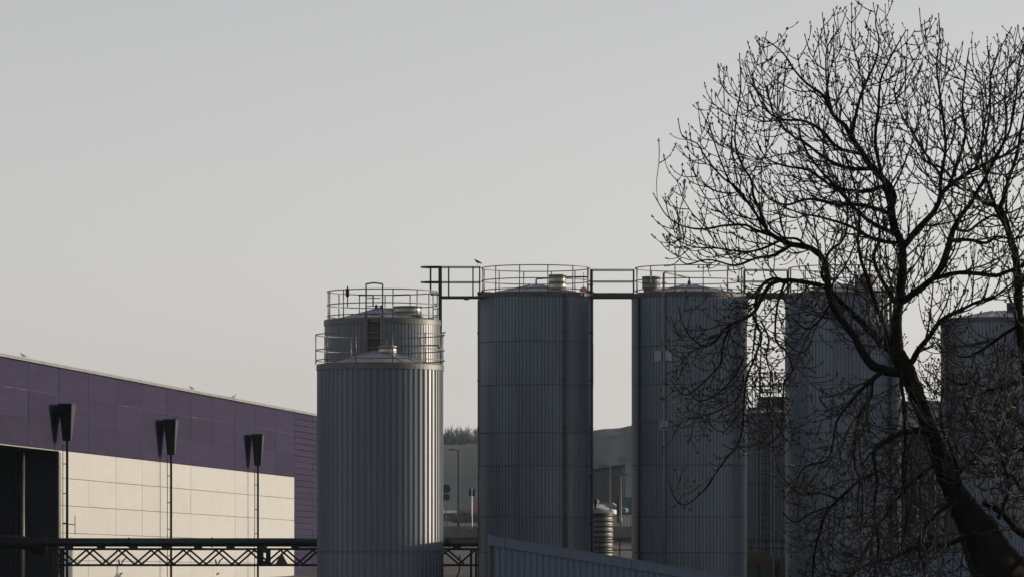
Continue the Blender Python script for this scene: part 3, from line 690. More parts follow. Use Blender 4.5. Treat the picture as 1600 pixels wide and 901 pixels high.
# ------------------------------------------------------------------ the raised road beyond
wl = thing('retaining_wall', 'grey concrete retaining wall below the raised road railing', 'wall', (-40, 397, 0))
for i in range(45): MB().box(i*2+.01, i*2+1.99, 0, .35, 5.5, 8.24+.006*(i % 3)).build('wall_panel', 'conc', wl)
MB().box(0, 90, -.06, .42, 8.27, 8.36).build('coping', 'conc', wl)
railing('pale barred railing along the raised road seen left of the tall silo', 397.4, 640, 780, 806.5, 26, .88, 'galv', True)
railing('grey barred railing along the raised road seen right of the stainless tank', 397.4, 900, 1010, 806.5, 22, .88, 'rail', True)
b = MB(); b.v = [(-40, 400, 8.205+.02), (60, 400, 8.225), (60, 418, 8.30+.02), (-40, 418, 8.32)]; b.f = [(0, 1, 2, 3)]
struct(b.build('road', mat('asphalt', (0.05, 0.05, 0.052), .9, 0, .2)))
def lamp_post(label, px, Y, ytop, arms, pm='galv'):
    k = Y/F; z0 = terr(0, Y); z1 = EYE+(HZ-ytop)*k; x = P(px, 0, Y).x
    t = thing('street_lamp', label, 'street lamp', (x, Y, z0), 0, 'street lamps along the raised road'); h = z1-z0
    MB().tube([(0, 0, 0), (0, 0, h*.15), (0, 0, h*.16), (0, 0, h)], [.12, .12, .09, .06], 8).build('pole', pm, t, True)
    for s, L in arms:
        MB().tube([(0, 0, h-.05), (s*.25, 0, h+.02), (s*L, 0, h+.02)], .045, 6).build('arm', 'galv', t, True)
        MB().hexa([(s*L-.05, -.12, h-.05), (s*(L+.6), -.1, h-.02), (s*(L+.6), .1, h-.02), (s*L-.05, .12, h-.05), (s*L-.05, -.1, h+.07), (s*(L+.6), -.06, h+.05), (s*(L+.6), .06, h+.05), (s*L-.05, .1, h+.07)] if s > 0 else
                  [(s*(L+.6), -.1, h-.02), (s*L+.05, -.12, h-.05), (s*L+.05, .12, h-.05), (s*(L+.6), .1, h-.02), (s*(L+.6), -.06, h+.05), (s*L+.05, -.1, h+.07), (s*L+.05, .1, h+.07), (s*(L+.6), .06, h+.05)]).build('lantern', 'dark', t)
lamp_post('street lamp with single arm in front of the wooded hill', 716, 410, 702, [(-1, .35)], 'dark')
lamp_post('single-armed street lamp before the dark gabled warehouse', 953.5, 415, 727, [(-1, .55)])
lamp_post('double-armed thin street lamp before the dark gabled warehouse', 970, 440, 741, [(-1, .9), (1, .2)])
def post_sign():
    Y = 406; k = Y/F; x = P(697, 0, Y).x; z0 = terr(0, Y)
    t = thing('road_sign', 'round road sign above a square plate, seen from behind on a pale post', 'road sign', (x, Y, z0))
    MB().tube([(0, 0, 0), (0, 0, EYE+(HZ-757)*k-z0)], .05, 8).build('post', 'galv', t)
    zc = EYE+(HZ-763)*k-z0
    b = MB().tube([(0, -.06, zc), (0, -.085, zc)], .40, 24); b.build('round_plate', 'dark', t)
    zc = EYE+(HZ-776)*k-z0; MB().box(-.3, .3, -.085, -.06, zc-.26, zc+.26).build('square_plate', 'dark', t)
post_sign()
def signal():
    Y = 404; k = Y/F; x = P(737.5, 0, Y).x; z0 = terr(0, Y); h = EYE+(HZ-763)*k-z0
    t = thing('traffic_signal', 'small traffic signal with dark heads on a pale post by the red roof', 'traffic signal', (x, Y, z0))
    MB().tube([(0, 0, 0), (0, 0, h)], .06, 8).build('post', 'white', t)
    for s in (-1, 1):
        hd = MB().box(s*.17-.09, s*.17+.09, -.12, .1, h-.62, h-.02).build('signal_head', 'black', t)
        for j in range(3): MB().tube([(s*.17, -.121, h-.13-j*.19), (s*.17, -.2, h-.13-j*.19)], .06, 8).build('lens_hood', 'black', hd)
signal()
# house with red roof
def house(label, px, Y, wpx, yeave, yridge):
    k = Y/F; z0 = terr(0, Y); x = P(px, 0, Y).x; hw = wpx*k/2; ze = EYE+(HZ-yeave)*k-z0; zrg = EYE+(HZ-yridge)*k-z0
    t = thing('house', label, 'house', (x, Y, z0))
    MB().box(-hw, hw, 0, 8, 0, ze).build('wall', 'white', t)
    b = MB(); b.v = [(-hw-.4, -.4, ze), (hw+.4, -.4, ze), (hw+.4, 8.4, ze), (-hw-.4, 8.4, ze), (-hw*.35, 4, zrg), (hw*.35, 4, zrg)]
    b.f = [(0, 1, 5, 4), (1, 2, 5), (2, 3, 4, 5), (3, 0, 4), (3, 2, 1, 0)]; rf = b.build('roof', 'tile', t)
    MB().box(hw*.1, hw*.1+.5, 3.7, 4.3, zrg-.3, zrg+.7).build('chimney', 'tile', rf)
    for i in (-1, 1):
        wdw = MB().box(i*hw*.5-.45, i*hw*.5+.45, -.03, .02, ze-1.4, ze-.4).build('window', 'white', t); MB().box(i*hw*.5-.38, i*hw*.5+.38, -.04, -.032, ze-1.34, ze-.46).build('pane', 'glass', wdw)
house('white house with hipped red roof behind the traffic signal', 757, 540, 46, 797, 782)
lw = thing('low_building', 'long low building with pale flat roof behind the road signs', 'building', (P(660, 0, 470).x, 470, terr(0, 470)))
z1 = EYE+(HZ-797)*470/F-terr(0, 470); L = P(713, 0, 470).x-P(660, 0, 470).x
MB().box(0, L, 0, 5, 0, z1-.25).build('wall', 'ware', lw); MB().box(-.1, L+.1, -.1, 5.1, z1-.245, z1).build('roof', 'white', lw)
b = MB(); 
for i in range(30):
    x = P(708+i*1.6, 0, 460).x; h = rr.uniform(.9, 1.5); zc = terr(0, 460)
    for q in range(24):
        a = rr.uniform(0, 6.28); b.tube([(x, 460, zc), (x+math.cos(a)*rr.uniform(.2, .7), 460+math.sin(a)*.6, zc+h*rr.uniform(.5, 1))], [.03, .015], 3, False)
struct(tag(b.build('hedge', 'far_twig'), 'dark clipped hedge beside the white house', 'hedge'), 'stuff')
b = MB(); c0, c1 = P(722, 0, 399.5).x, P(790, 0, 399.5).x; b.v = [(c0, 398.9, 8.30), (c1, 398.9, 8.42), (c1, 399.9, 8.6), (c0, 399.9, 8.3)]; b.f = [(0, 1, 2, 3)]
struct(b.build('grass_verge', 'grass'), 'structure')
# gabled warehouse and containers in the right gap
Yg = 580; kg = Yg/F; z0 = terr(0, Yg); xg = P(860, 0, Yg).x; Lg = P(973, 0, Yg).x-xg
gw = thing('gabled_warehouse', 'dark grey warehouse with sloping roof line below the hazy hill', 'warehouse', (xg, Yg, z0))
za_, zb_ = EYE+(HZ-744)*kg-z0, EYE+(HZ-728)*kg-z0
MB().hexa([(0, 0, 0), (Lg, 0, 0), (Lg, 30, 0), (0, 30, 0), (0, 0, za_), (Lg, 0, zb_), (Lg, 30, zb_), (0, 30, za_)]).build('wall', 'ware', gw)
MB().hexa([(-.2, -.3, za_+.003), (Lg+.3, -.3, zb_+.003), (Lg+.3, 30, zb_+.003), (-.2, 30, za_+.003), (-.2, -.3, za_+.3), (Lg+.3, -.3, zb_+.3), (Lg+.3, 30, zb_+.3), (-.2, 30, za_+.3)]).build('roof', 'dark', gw)
for i in range(1, 8): MB().box(i*Lg/8-.05, i*Lg/8+.05, -.06, -.003, 0, za_+(zb_-za_)*i/8-.02).build('cladding_rib', 'ware', gw)
MB().box(Lg+.05, Lg+.35, -.1, .3, 0, zb_).build('corner_post', 'conc', gw)
def container(label, px, py, Y, L, m):
    c = P(px, py, Y); z0 = terr(0, Y); t = thing('shipping_container', label, 'container', (c.x, Y, z0)); h = c.z-z0
    b = MB(); pr = []; n = int(L/.3)
    for i in range(n): pr += [(i*.3, 0), (i*.3+.1, 0), (i*.3+.14, .04), (i*.3+.26, .04)]
    for x, y in pr: b.v.append((x, y, .1))
    for x, y in pr: b.v.append((x, y, h-.1))
    k = len(pr); b.f = [(i, i+1, k+i+1, k+i) for i in range(k-1)]; b.build('side_wall', m, t)
    MB().box(-.05, L+.05, -.03, 2.4, h-.098, h).build('top_frame', m, t); MB().box(-.05, L+.05, -.03, 2.4, 0, .098).build('bottom_frame', m, t)
    MB().box(-.05, L+.05, .08, 2.38, .1, h-.1).build('body', m, t)
container('teal shipping container right of the street lamps', 969, 776, 530, 6.0, 'teal')
def car(label, px, Y, m, rz=0.0, sc=1.0):
    z0 = terr(0, Y)
    t = thing('parked_car', label, 'car', (P(px, 0, Y).x, Y, z0), rz)
    prof = [(-2.1, .35), (2.1, .35), (2.15, .65), (1.95, .82), (1.05, .95), (.45, 1.42), (-1.25, 1.46), (-1.95, 1.0), (-2.15, .75)]
    b = MB(); n = len(prof)
    for y, ins in ((-.85, 0), (.85, 0)):
        for x, z in prof: b.v.append((x, y*(1 if z < 1.0 else .86), z))
    b.f = [tuple(range(n)), tuple(reversed(range(n, 2*n)))]+[(i, n+i, n+(i+1) % n, (i+1) % n) for i in range(n)]
    b.build('body', m, t)
    for s in (-1, 1):
        b = MB(); b.v = [(.92, s*.80, .97), (.40, s*.755, 1.36), (-1.2, s*.755, 1.38), (-1.7, s*.80, 1.0)]; b.f = [(0, 1, 2, 3)]; b.build('side_window', 'glass', t)
        for x in (-1.35, 1.3):
            wh = MB().tube([(x, s*.68, .32), (x, s*.87, .32)], .32, 16).build('wheel', 'rubber', t); MB().tube([(x, s*.871, .32), (x, s*.88, .32)], .19, 12).build('rim', 'galv', wh)
    b = MB(); b.v = [(1.06, -.66, .965), (1.06, .66, .965), (.48, .62, 1.41), (.48, -.62, 1.41)]; b.f = [(0, 1, 2, 3)]; o = b.build('windscreen', 'glass', t); o.location = (.012, 0, .012)
    for s in (-1, 1): MB().box(2.06, 2.13, s*.6-.16, s*.6+.16, .62, .74).build('headlight', 'white', t)
car('white car parked on the rise above the stainless tank', 934, 500, 'white', math.radians(-20))
car('silver car parked behind the street lamp near the teal container', 951, 522, 'galv', math.radians(-10))
Yx = 455
pole_t = thing('marker_post', 'dark short post left of the teal container', 'post', (P(965.5, 0, Yx).x, Yx, terr(0, Yx)))
MB().box(-.13, .13, -.1, .1, 0, EYE+(HZ-775)*Yx/F-terr(0, Yx)).build('post', 'dark', pole_t); MB().box(-.16, .16, -.13, .13, EYE+(HZ-775)*Yx/F-terr(0, Yx)+.002, EYE+(HZ-775)*Yx/F-terr(0, Yx)+.08).build('cap', 'dark', pole_t)
# pale green warehouse seen past the trunk
Yh = 420; kh = Yh/F; xh = P(1375, 0, Yh).x; Lh = P(1500, 0, Yh).x-xh; z0 = 8
gh = thing('pale_warehouse', 'pale green warehouse glimpsed past the trunk between two silos', 'warehouse', (xh, Yh, z0))
zh = EYE+(HZ-630)*kh-z0
for i in range(8): MB().box(i*Lh/8+.02, (i+1)*Lh/8-.02, 0, .2, 0, zh).build('wall_panel', 'tealwall', gh)
MB().box(0, Lh, .25, 20, 0, zh-.02).build('wall_core', 'ware', gh); MB().box(-.1, Lh+.1, -.1, 20.1, zh+.003, zh+.25).build('roof_edge', 'conc', gh)

# ------------------------------------------------------------------ the bare ash tree
# laid out in tree units (x right, h up from the photograph's top row, d depth), 1 unit = 8.33 mm
YT = 60.0; KT = YT/F
tr_ = random.Random(21)
def TW(p): return Vector(((p.x-800)*KT, YT+p.y*KT, EYE+(HZ+p.z)*KT))    # p = (x, depth, -row)
troot = Vector(((1640-800)*KT, YT, terr(0, YT)-.05))
tree = thing('ash_tree', 'large bare ash tree with leaning trunk and dark budded twigs in front of the silos', 'tree', troot)
def limb(pts, d0, d1, dm=None):
    """pts: (x, row, radius); depth runs from d0 to d1 (via dm); Catmull-Rom, returns [(Vector, r)]"""
    n = len(pts); P3 = []
    for i, (x, y, r) in enumerate(pts):
        t = i/(n-1); d = d0+(d1-d0)*t+(0 if dm is None else (dm-(d0+d1)/2)*math.sin(math.pi*t))
        P3.append((Vector((x, d, -y)), r*(.84 if r < 12 else .95)))
    out = []
    for i in range(n-1):
        p0 = P3[max(i-1, 0)][0]; p1, r1 = P3[i]; p2, r2 = P3[i+1]; p3 = P3[min(i+2, n-1)][0]
        m = max(2, int((p2-p1).length/7))
        for k in range(m):
            t = k/m; t2 = t*t; t3 = t2*t
            v = 0.5*((2*p1)+(p2-p0)*t+(2*p0-5*p1+4*p2-p3)*t2+(3*p1-p0-3*p2+p3)*t3)
            j = min(1.1, r1*.12)
            out.append((v+Vector((tr_.uniform(-j, j), tr_.uniform(-j, j), tr_.uniform(-j, j))), (r1+(r2-r1)*t)*tr_.uniform(.94, 1.06)))
    out.append(P3[-1]); return out
trunk_pts = [(1645, 1180, 74), (1628, 1040, 62), (1592, 940, 54), (1560, 885, 46), (1533, 832, 33), (1512, 798, 25), (1489, 755, 18.5), (1470, 712, 15), (1458, 680, 13.5), (1444, 645, 13), (1429, 605, 13.5), (1414, 575, 16), (1402, 553, 14)]
# (points, depth start, depth end, side-branch density, mean side length, hang)
L = []
def add(pts, d0, d1, dens=1.0, ln=1.0, hang=0.0, dm=None): L.append((limb(pts, d0, d1, dm), dens, ln, hang))
# A: central leader, sweeping up and left to the crown top
add([(1402, 556, 13), (1401, 520, 10), (1403, 480, 9), (1408, 450, 8.5), (1411, 415, 8), (1409, 385, 7.5), (1398, 355, 7.5), (1392, 325, 8), (1396, 307, 7.5), (1385, 284, 7), (1365, 264, 6), (1345, 235, 5.5), (1331, 215, 5), (1322, 197, 4.5), (1303, 180, 3.4), (1286, 148, 2.8), (1265, 133, 2.3), (1245, 113, 1.9), (1224, 82, 1.5), (1196, 60, 1.1)], 0, 10, .9)
add([(1331, 210, 4), (1336, 188, 3.4), (1342, 163, 3), (1352, 133, 2.6), (1370, 94, 2), (1376, 61, 1.6), (1371, 31, 1.3), (1375, 6, 1)], 5, 45, .7)
add([(1391, 322, 4.5), (1376, 270, 3.6), (1366, 222, 3.2), (1370, 173, 2.6), (1373, 128, 2.1), (1390, 90, 1.6), (1408, 58, 1)], 5, -70, .65)
add([(1303, 180, 2.6), (1296, 150, 2.2), (1292, 110, 1.8), (1295, 70, 1.4), (1315, 40, 1.1), (1325, 14, .9)], 8, 40, .8)
add([(1344, 240, 3.6), (1310, 232, 3.2), (1282, 205, 2.7), (1255, 192, 2.3), (1222, 190, 1.9), (1196, 178, 1.6), (1180, 150, 1.3), (1172, 120, 1)], 0, -60, .65)
add([(1365, 264, 4), (1325, 262, 3.6), (1290, 245, 3), (1262, 222, 2.4), (1236, 205, 2), (1210, 170, 1.5), (1203, 130, 1.1)], 0, 60, 1)
add([(1385, 290, 4), (1345, 300, 3.6), (1300, 292, 3), (1262, 268, 2.4), (1225, 262, 2), (1195, 250, 1.5), (1180, 222, 1.1)], 0, -45, .8)
add([(1392, 335, 4), (1352, 320, 3.6), (1310, 318, 3), (1268, 308, 2.4), (1232, 316, 2), (1205, 305, 1.5), (1190, 280, 1.1)], 0, 80, .8)
add([(1396, 365, 4.5), (1362, 350, 4), (1335, 330, 3.4), (1305, 300, 2.8), (1275, 270, 2.2), (1250, 236, 1.7), (1240, 200, 1.2)], 0, -110, 1)
add([(1400, 380, 4), (1365, 372, 3.4), (1330, 352, 2.8), (1290, 338, 2.2), (1255, 330, 1.7), (1225, 318, 1.2)], 0, 60, 1)
# B: right fork
add([(1411, 385, 7), (1434, 358, 6), (1457, 335, 5.4), (1469, 314, 5), (1474, 300, 4.6), (1503, 276, 4), (1528, 261, 3.6), (1554, 248, 3.2), (1582, 234, 2.7), (1615, 205, 2.2), (1640, 160, 1.6), (1650, 120, 1)], 0, 60, 1)
add([(1470, 312, 4), (1472, 271, 3.2), (1478, 232, 2.8), (1474, 190, 2.4), (1468, 150, 2), (1462, 105, 1.6), (1466, 64, 1.2), (1464, 28, .9)], 20, -30, 1)
add([(1482, 294, 3.4), (1500, 250, 2.9), (1512, 205, 2.4), (1508, 160, 2), (1513, 115, 1.6), (1520, 72, 1.1)], 20, 60, 1)
add([(1528, 261, 3), (1540, 220, 2.6), (1548, 175, 2.1), (1546, 130, 1.7), (1556, 90, 1.3), (1575, 50, .9)], 40, -40, 1)
add([(1472, 275, 2.8), (1448, 240, 2.4), (1428, 205, 2), (1412, 180, 1.7), (1400, 140, 1.3), (1412, 90, 1), (1410, 55, .8)], 10, 40, 1)
add([(1554, 250, 2.8), (1580, 205, 2.3), (1590, 150, 1.8), (1592, 105, 1.3), (1600, 70, .9)], 50, 0, 1)
# C: second right fork
add([(1410, 470, 7), (1439, 450, 6), (1456, 436, 5.6), (1470, 416, 6.5), (1479, 388, 6), (1487, 360, 5), (1496, 342, 4.4), (1513, 320, 4), (1521, 305, 3.8), (1533, 284, 3.4), (1544, 262, 3), (1560, 232, 2.5), (1566, 195, 2), (1562, 150, 1.5), (1570, 100, 1)], -5, -80, 1)
add([(1456, 436, 4.5), (1497, 427, 4.2), (1528, 429, 4), (1554, 432, 3.8), (1582, 422, 3.4), (1620, 408, 3)], -10, -40, 1)
add([(1482, 378, 3.6), (1510, 377, 3.2), (1536, 383, 2.8), (1552, 374, 2.4), (1580, 378, 2), (1612, 360, 1.5)], -20, -90, 1)
add([(1490, 360, 3.2), (1512, 362, 2.8), (1530, 348, 2.4), (1552, 336, 2.1), (1582, 330, 1.7), (1620, 310, 1.2)], -30, 40, 1)
# right-hand second stem, partly out of frame
add([(1640, 1120, 40), (1655, 960, 30), (1650, 840, 22), (1630, 720, 15), (1612, 600, 11), (1597, 500, 9), (1594, 440, 8), (1590, 400, 7), (1581, 371, 6), (1572, 341, 5.4), (1564, 323, 4.8), (1567, 312, 4), (1575, 282, 3.4), (1588, 240, 2.8), (1596, 190, 2.2), (1610, 130, 1.5), (1612, 80, 1)], 70, -30, .9)
add([(1564, 325, 3.8), (1536, 318, 3.4), (1522, 300, 3), (1500, 292, 2.6), (1476, 262, 2.2), (1450, 250, 1.8), (1425, 222, 1.4), (1405, 215, 1)], -20, 60, 1)
add([(1581, 371, 4), (1566, 352, 3.4), (1553, 330, 3), (1538, 290, 2.6), (1526, 246, 2.1), (1530, 200, 1.7), (1538, 150, 1.3), (1532, 90, .9)], -10, -110, 1)
add([(1594, 440, 4.5), (1640, 400, 4), (1690, 340, 3), (1720, 260, 2), (1730, 180, 1)], 0, 60, .8)
add([(1597, 500, 4.5), (1650, 470, 4), (1720, 440, 3), (1770, 390, 2), (1790, 320, 1)], 20, -60, .8)
# D: low right branch rising from the fork
add([(1424, 566, 6.5), (1433, 547, 5.6), (1450, 527, 5), (1464, 505, 4.6), (1478, 495, 4.2), (1500, 485, 3.4), (1522, 474, 2.8), (1548, 466, 2.2), (1572, 448, 1.7), (1595, 430, 1.1)], -10, -60, 1)
# E: main left limb and its two far-reaching arms
add([(1414, 582, 9), (1392, 580, 9), (1364, 571, 8.5), (1347, 549, 7.5), (1336, 527, 7), (1319, 505, 6.6), (1305, 487, 6.2), (1295, 462, 6), (1292, 430, 5.6), (1286, 407, 5.4), (1275, 394, 5.2), (1260, 387, 5.2), (1237, 383, 5), (1219, 376, 4.6), (1200, 365, 4.2), (1195, 354, 3.4), (1186, 330, 2.9), (1176, 308, 2.6), (1173, 284, 2.3), (1160, 263, 2), (1150, 240, 1.8), (1147, 215, 1.6), (1150, 180, 1.4), (1156, 140, 1.2), (1154, 90, .9)], 0, -30, .6)
add([(1205, 369, 3.4), (1176, 358, 2.9), (1166, 351, 2.6), (1133, 351, 2.3), (1100, 356, 2), (1067, 350, 1.6), (1043, 333, 1.3), (1024, 300, .9)], -15, 60, .55)
add([(1195, 357, 2.8), (1172, 325, 2.4), (1150, 297, 2.1), (1126, 280, 1.8), (1100, 250, 1.5), (1087, 230, 1.3), (1064, 220, 1.1), (1057, 196, .8)], -15, -80, .55)
add([(1219, 376, 3), (1190, 390, 2.6), (1160, 395, 2.2), (1120, 390, 1.8), (1080, 388, 1.4), (1050, 372, 1.1), (1028, 352, .8)], -15, -50, .8, .85)
add([(1166, 318, 1.9), (1140, 285, 1.6), (1122, 240, 1.4), (1110, 200, 1.1), (1090, 160, .8)], -25, 30, .5)
add([(1237, 383, 3.4), (1210, 398, 3), (1182, 402, 2.6), (1150, 412, 2.1), (1110, 402, 1.7), (1075, 408, 1.3), (1060, 392, .9)], -10, 90, .7, .8)
add([(1260, 387, 3), (1244, 374, 2.6), (1222, 372, 2.2), (1200, 352, 1.6), (1228, 340, .9)], -10, -30, .5, .6)
# F, G: parallel inner limbs
add([(1398, 548, 8), (1383, 538, 7.5), (1364, 519, 6.5), (1344, 497, 5.6), (1328, 480, 5.2), (1308, 460, 4.8), (1296, 440, 4.2), (1288, 425, 3.4), (1300, 390, 2.8), (1322, 370, 2.4), (1330, 335, 2), (1326, 290, 1.5), (1320, 250, 1)], 10, 90, .9)
add([(1390, 540, 5.5), (1383, 522, 5), (1375, 497, 4.6), (1364, 472, 4.2), (1355, 445, 3.8), (1342, 410, 3.2), (1336, 378, 2.8), (1338, 345, 2.3), (1330, 300, 1.8), (1318, 260, 1.2)], 5, -90, .9)
add([(1403, 480, 5), (1390, 455, 4.4), (1374, 425, 3.8), (1368, 398, 3.2), (1378, 365, 2.6), (1372, 330, 2), (1360, 290, 1.4)], 0, 60, .9)
# H: arching limb drooping in front of the left-hand silos
add([(1296, 456, 5), (1288, 448, 4.8), (1258, 442, 4.4), (1226, 439, 4.2), (1202, 446, 4), (1189, 467, 3.6), (1174, 491, 3.3), (1149, 504, 2.9), (1130, 516, 2.5), (1115, 535, 2.1), (1099, 543, 1.7), (1080, 532, 1.4), (1065, 510, 1.2), (1058, 484, .9)], -5, -70, 0.94, 0.78, .6)
add([(1230, 441, 3.6), (1206, 436, 3.4), (1186, 452, 3.2), (1178, 480, 3)], -10, -30, 0.68, 0.65, .6)
add([(1174, 491, 2.9), (1183, 513, 2.6), (1188, 529, 2.5), (1177, 560, 2.3), (1164, 594, 2.2), (1160, 637, 2.1), (1158, 668, 2), (1150, 697, 1.9), (1134, 715, 1.8), (1117, 738, 1.7), (1099, 764, 1.6), (1076, 785, 1.4), (1062, 788, 1.3), (1050, 773, 1.1), (1044, 753, .8)], -30, -60, 0.81, 0.65, .8)
add([(1142, 506, 2.3), (1128, 540, 2.1), (1124, 569, 1.9), (1102, 594, 1.7), (1080, 613, 1.5), (1065, 616, 1.3), (1049, 594, .9)], -40, -10, 0.81, 0.65, .8)
add([(1160, 560, 1.9), (1145, 590, 1.7), (1115, 619, 1.5), (1087, 628, 1.2), (1072, 612, .9)], -40, -90, 0.81, 0.65, .8)
add([(1160, 585, 1.9), (1158, 606, 1.8), (1149, 626, 1.6), (1130, 637, 1.5), (1099, 650, 1.3), (1075, 651, 1.1), (1061, 638, .8)], -30, 30, 0.81, 0.65, .8)
add([(1226, 441, 3), (1214, 479, 2.4), (1212, 532, 2.1), (1226, 544, 2), (1239, 575, 1.8), (1226, 600, 1.6), (1224, 650, 1.5), (1218, 680, 1.3), (1200, 694, 1.1), (1186, 700, .8)], -10, 40, 0.68, 0.59, .8)
add([(1188, 500, 2), (1200, 530, 1.7), (1196, 560, 1.5), (1206, 600, 1.3), (1196, 640, 1.2), (1205, 668, 1.1), (1190, 690, .8)], -10, -60, 0.68, 0.52, .8)
add([(1160, 637, 1.6), (1142, 660, 1.4), (1128, 676, 1.2), (1110, 668, 1), (1098, 650, .8)], -50, -70, 0.94, 0.65, .8)
add([(1300, 470, 3.2), (1280, 500, 2.4), (1262, 515, 1.9), (1250, 512, 1.5), (1236, 500, 1)], -5, -60, 1.22, 0.78, .6)
# I: drooping growth under the fork
add([(1452, 668, 6.5), (1438, 671, 6), (1406, 677, 5.5), (1380, 691, 5), (1363, 706, 4.2), (1364, 727, 3.6), (1367, 756, 3), (1362, 800, 2.6), (1368, 850, 2.2), (1360, 905, 1.6)], -5, -60, 1.90, 0.73, .9)
add([(1380, 580, 5), (1362, 594, 4.4), (1358, 619, 3.6), (1342, 646, 3), (1334, 674, 2.6), (1330, 720, 2.2), (1342, 770, 1.8), (1338, 830, 1.4)], -5, -90, 1.90, 0.73, .9)
add([(1366, 588, 4), (1345, 610, 3.2), (1328, 630, 2.7), (1308, 658, 2.3), (1303, 692, 2.1), (1293, 718, 1.9), (1270, 724, 1.7), (1255, 733, 1.5), (1247, 755, 1.2)], -5, 40, 1.71, 0.63, .8)
add([(1364, 740, 3.2), (1342, 750, 3), (1310, 779, 3), (1290, 802, 2.8), (1281, 831, 2.6), (1273, 866, 2.4), (1270, 920, 2)], -30, 20, 1.90, 0.73, .9)
add([(1408, 580, 4.5), (1406, 597, 4), (1410, 624, 3.5), (1411, 652, 3.2), (1412, 690, 2.6), (1408, 740, 2.2), (1414, 800, 1.8), (1404, 860, 1.3)], -12, -40, 1.90, 0.63, .9)
add([(1310, 779, 2.2), (1280, 770, 1.9), (1250, 772, 1.6), (1225, 750, 1.3), (1212, 730, .9)], 0, -40, 1.90, 0.63, .6)
add([(1300, 790, 2.2), (1270, 800, 1.9), (1245, 815, 1.6), (1228, 800, 1.2)], 0, 60, 1.90, 0.63, .6)
add([(1470, 720, 4), (1440, 740, 3.4), (1410, 770, 2.9), (1388, 800, 2.4), (1370, 830, 2), (1350, 870, 1.6), (1330, 905, 1.2)], -10, 60, 2.09, 0.73, .8)
add([(1495, 780, 4.5), (1465, 800, 4), (1440, 828, 3.4), (1432, 860, 3), (1440, 885, 2.6), (1434, 920, 2)], -10, -60, 2.09, 0.73, .8)
add([(1520, 830, 5), (1480, 850, 4.2), (1440, 850, 3.4), (1400, 870, 2.6), (1360, 880, 2), (1320, 905, 1.4)], 0, 30, 2.09, 0.73, .7)
add([(1447, 660, 3), (1425, 690, 2.6), (1418, 740, 2.2), (1426, 790, 1.8), (1420, 830, 1.3)], 0, 70, 1.90, 0.63, .8)
# J: right-hand lower branches and shoots
add([(1620, 590, 4.5), (1600, 594, 4.2), (1564, 605, 3.6), (1544, 608, 3), (1522, 597, 2.4), (1498, 600, 1.9), (1478, 590, 1.3)], 30, -20, 1.90, 0.73, .4)
add([(1600, 503, 3.4), (1570, 522, 2.9), (1544, 541, 2.5), (1516, 555, 2), (1494, 548, 1.5), (1480, 530, 1)], 30, 70, 1.90, 0.73, .4)
add([(1640, 850, 12), (1596, 830, 7.5), (1581, 814, 6.5), (1564, 798, 5.8), (1548, 788, 5), (1537, 785, 4.4)], 30, 0, .3, .5)
add([(1500, 765, 4), (1495, 742, 3.6), (1489, 714, 3.2), (1478, 688, 2.5), (1466, 655, 1.8), (1470, 610, 1.1)], -10, -40, 1.90, 0.73)
add([(1497, 752, 3.4), (1501, 736, 3), (1523, 717, 2.6), (1540, 694, 2.2), (1558, 665, 1.8), (1562, 630, 1.2)], -5, 60, 2.09, 0.84)
add([(1560, 810, 4), (1575, 760, 3.2), (1562, 715, 2.6), (1555, 690, 2.1), (1570, 650, 1.6), (1590, 620, 1.1)], 0, -60, 2.09, 0.84)
add([(1630, 720, 5), (1600, 700, 4), (1575, 702, 3), (1545, 680, 2.3), (1520, 660, 1.7), (1505, 630, 1.1)], 50, 0, 2.09, 0.84, .3)
add([(1625, 680, 4), (1590, 650, 3), (1560, 640, 2.4), (1530, 640, 1.8), (1505, 655, 1.2)], 50, 100, 2.09, 0.84, .4)
add([(1640, 780, 5), (1605, 770, 3.6), (1580, 740, 2.8), (1550, 745, 2), (1525, 735, 1.3)], 60, -40, 2.09, 0.84, .3)

ENV = [(1012, 322), (1018, 270), (1050, 205), (1085, 140), (1145, 84), (1190, 48), (1235, 30), (1310, 10), (1375, -2), (1420, 42), (1464, 22), (1500, 50), (1580, 44), (1700, 60), (1850, 300), (1850, 1050), (1250, 1050), (1216, 870), (1210, 735), (1186, 705), (1140, 725), (1085, 800), (1030, 790), (1036, 660), (1040, 600), (1044, 560), (1046, 480), (1046, 430), (1016, 372)]
def inside(x, y):
    c = False; n = len(ENV); j = n-1
    for i in range(n):
        xi, yi = ENV[i]; xj, yj = ENV[j]
        if (yi > y) != (yj > y) and x < (xj-xi)*(y-yi)/(yj-yi)+xi: c = not c
        j = i
    return c
twm, bdm = MB(), MB()
OCC = {}; LIM_TOP, LIM_LOW = 12.5, 24.0
UP = Vector((0, 0, 1))
cnt = [0, 0, 0]
def bud(p, d, s=1.0):
    bdm.octa(TW(p), Vector((d.x, d.y, d.z)), 1.5*s*KT, 4.2*s*KT)
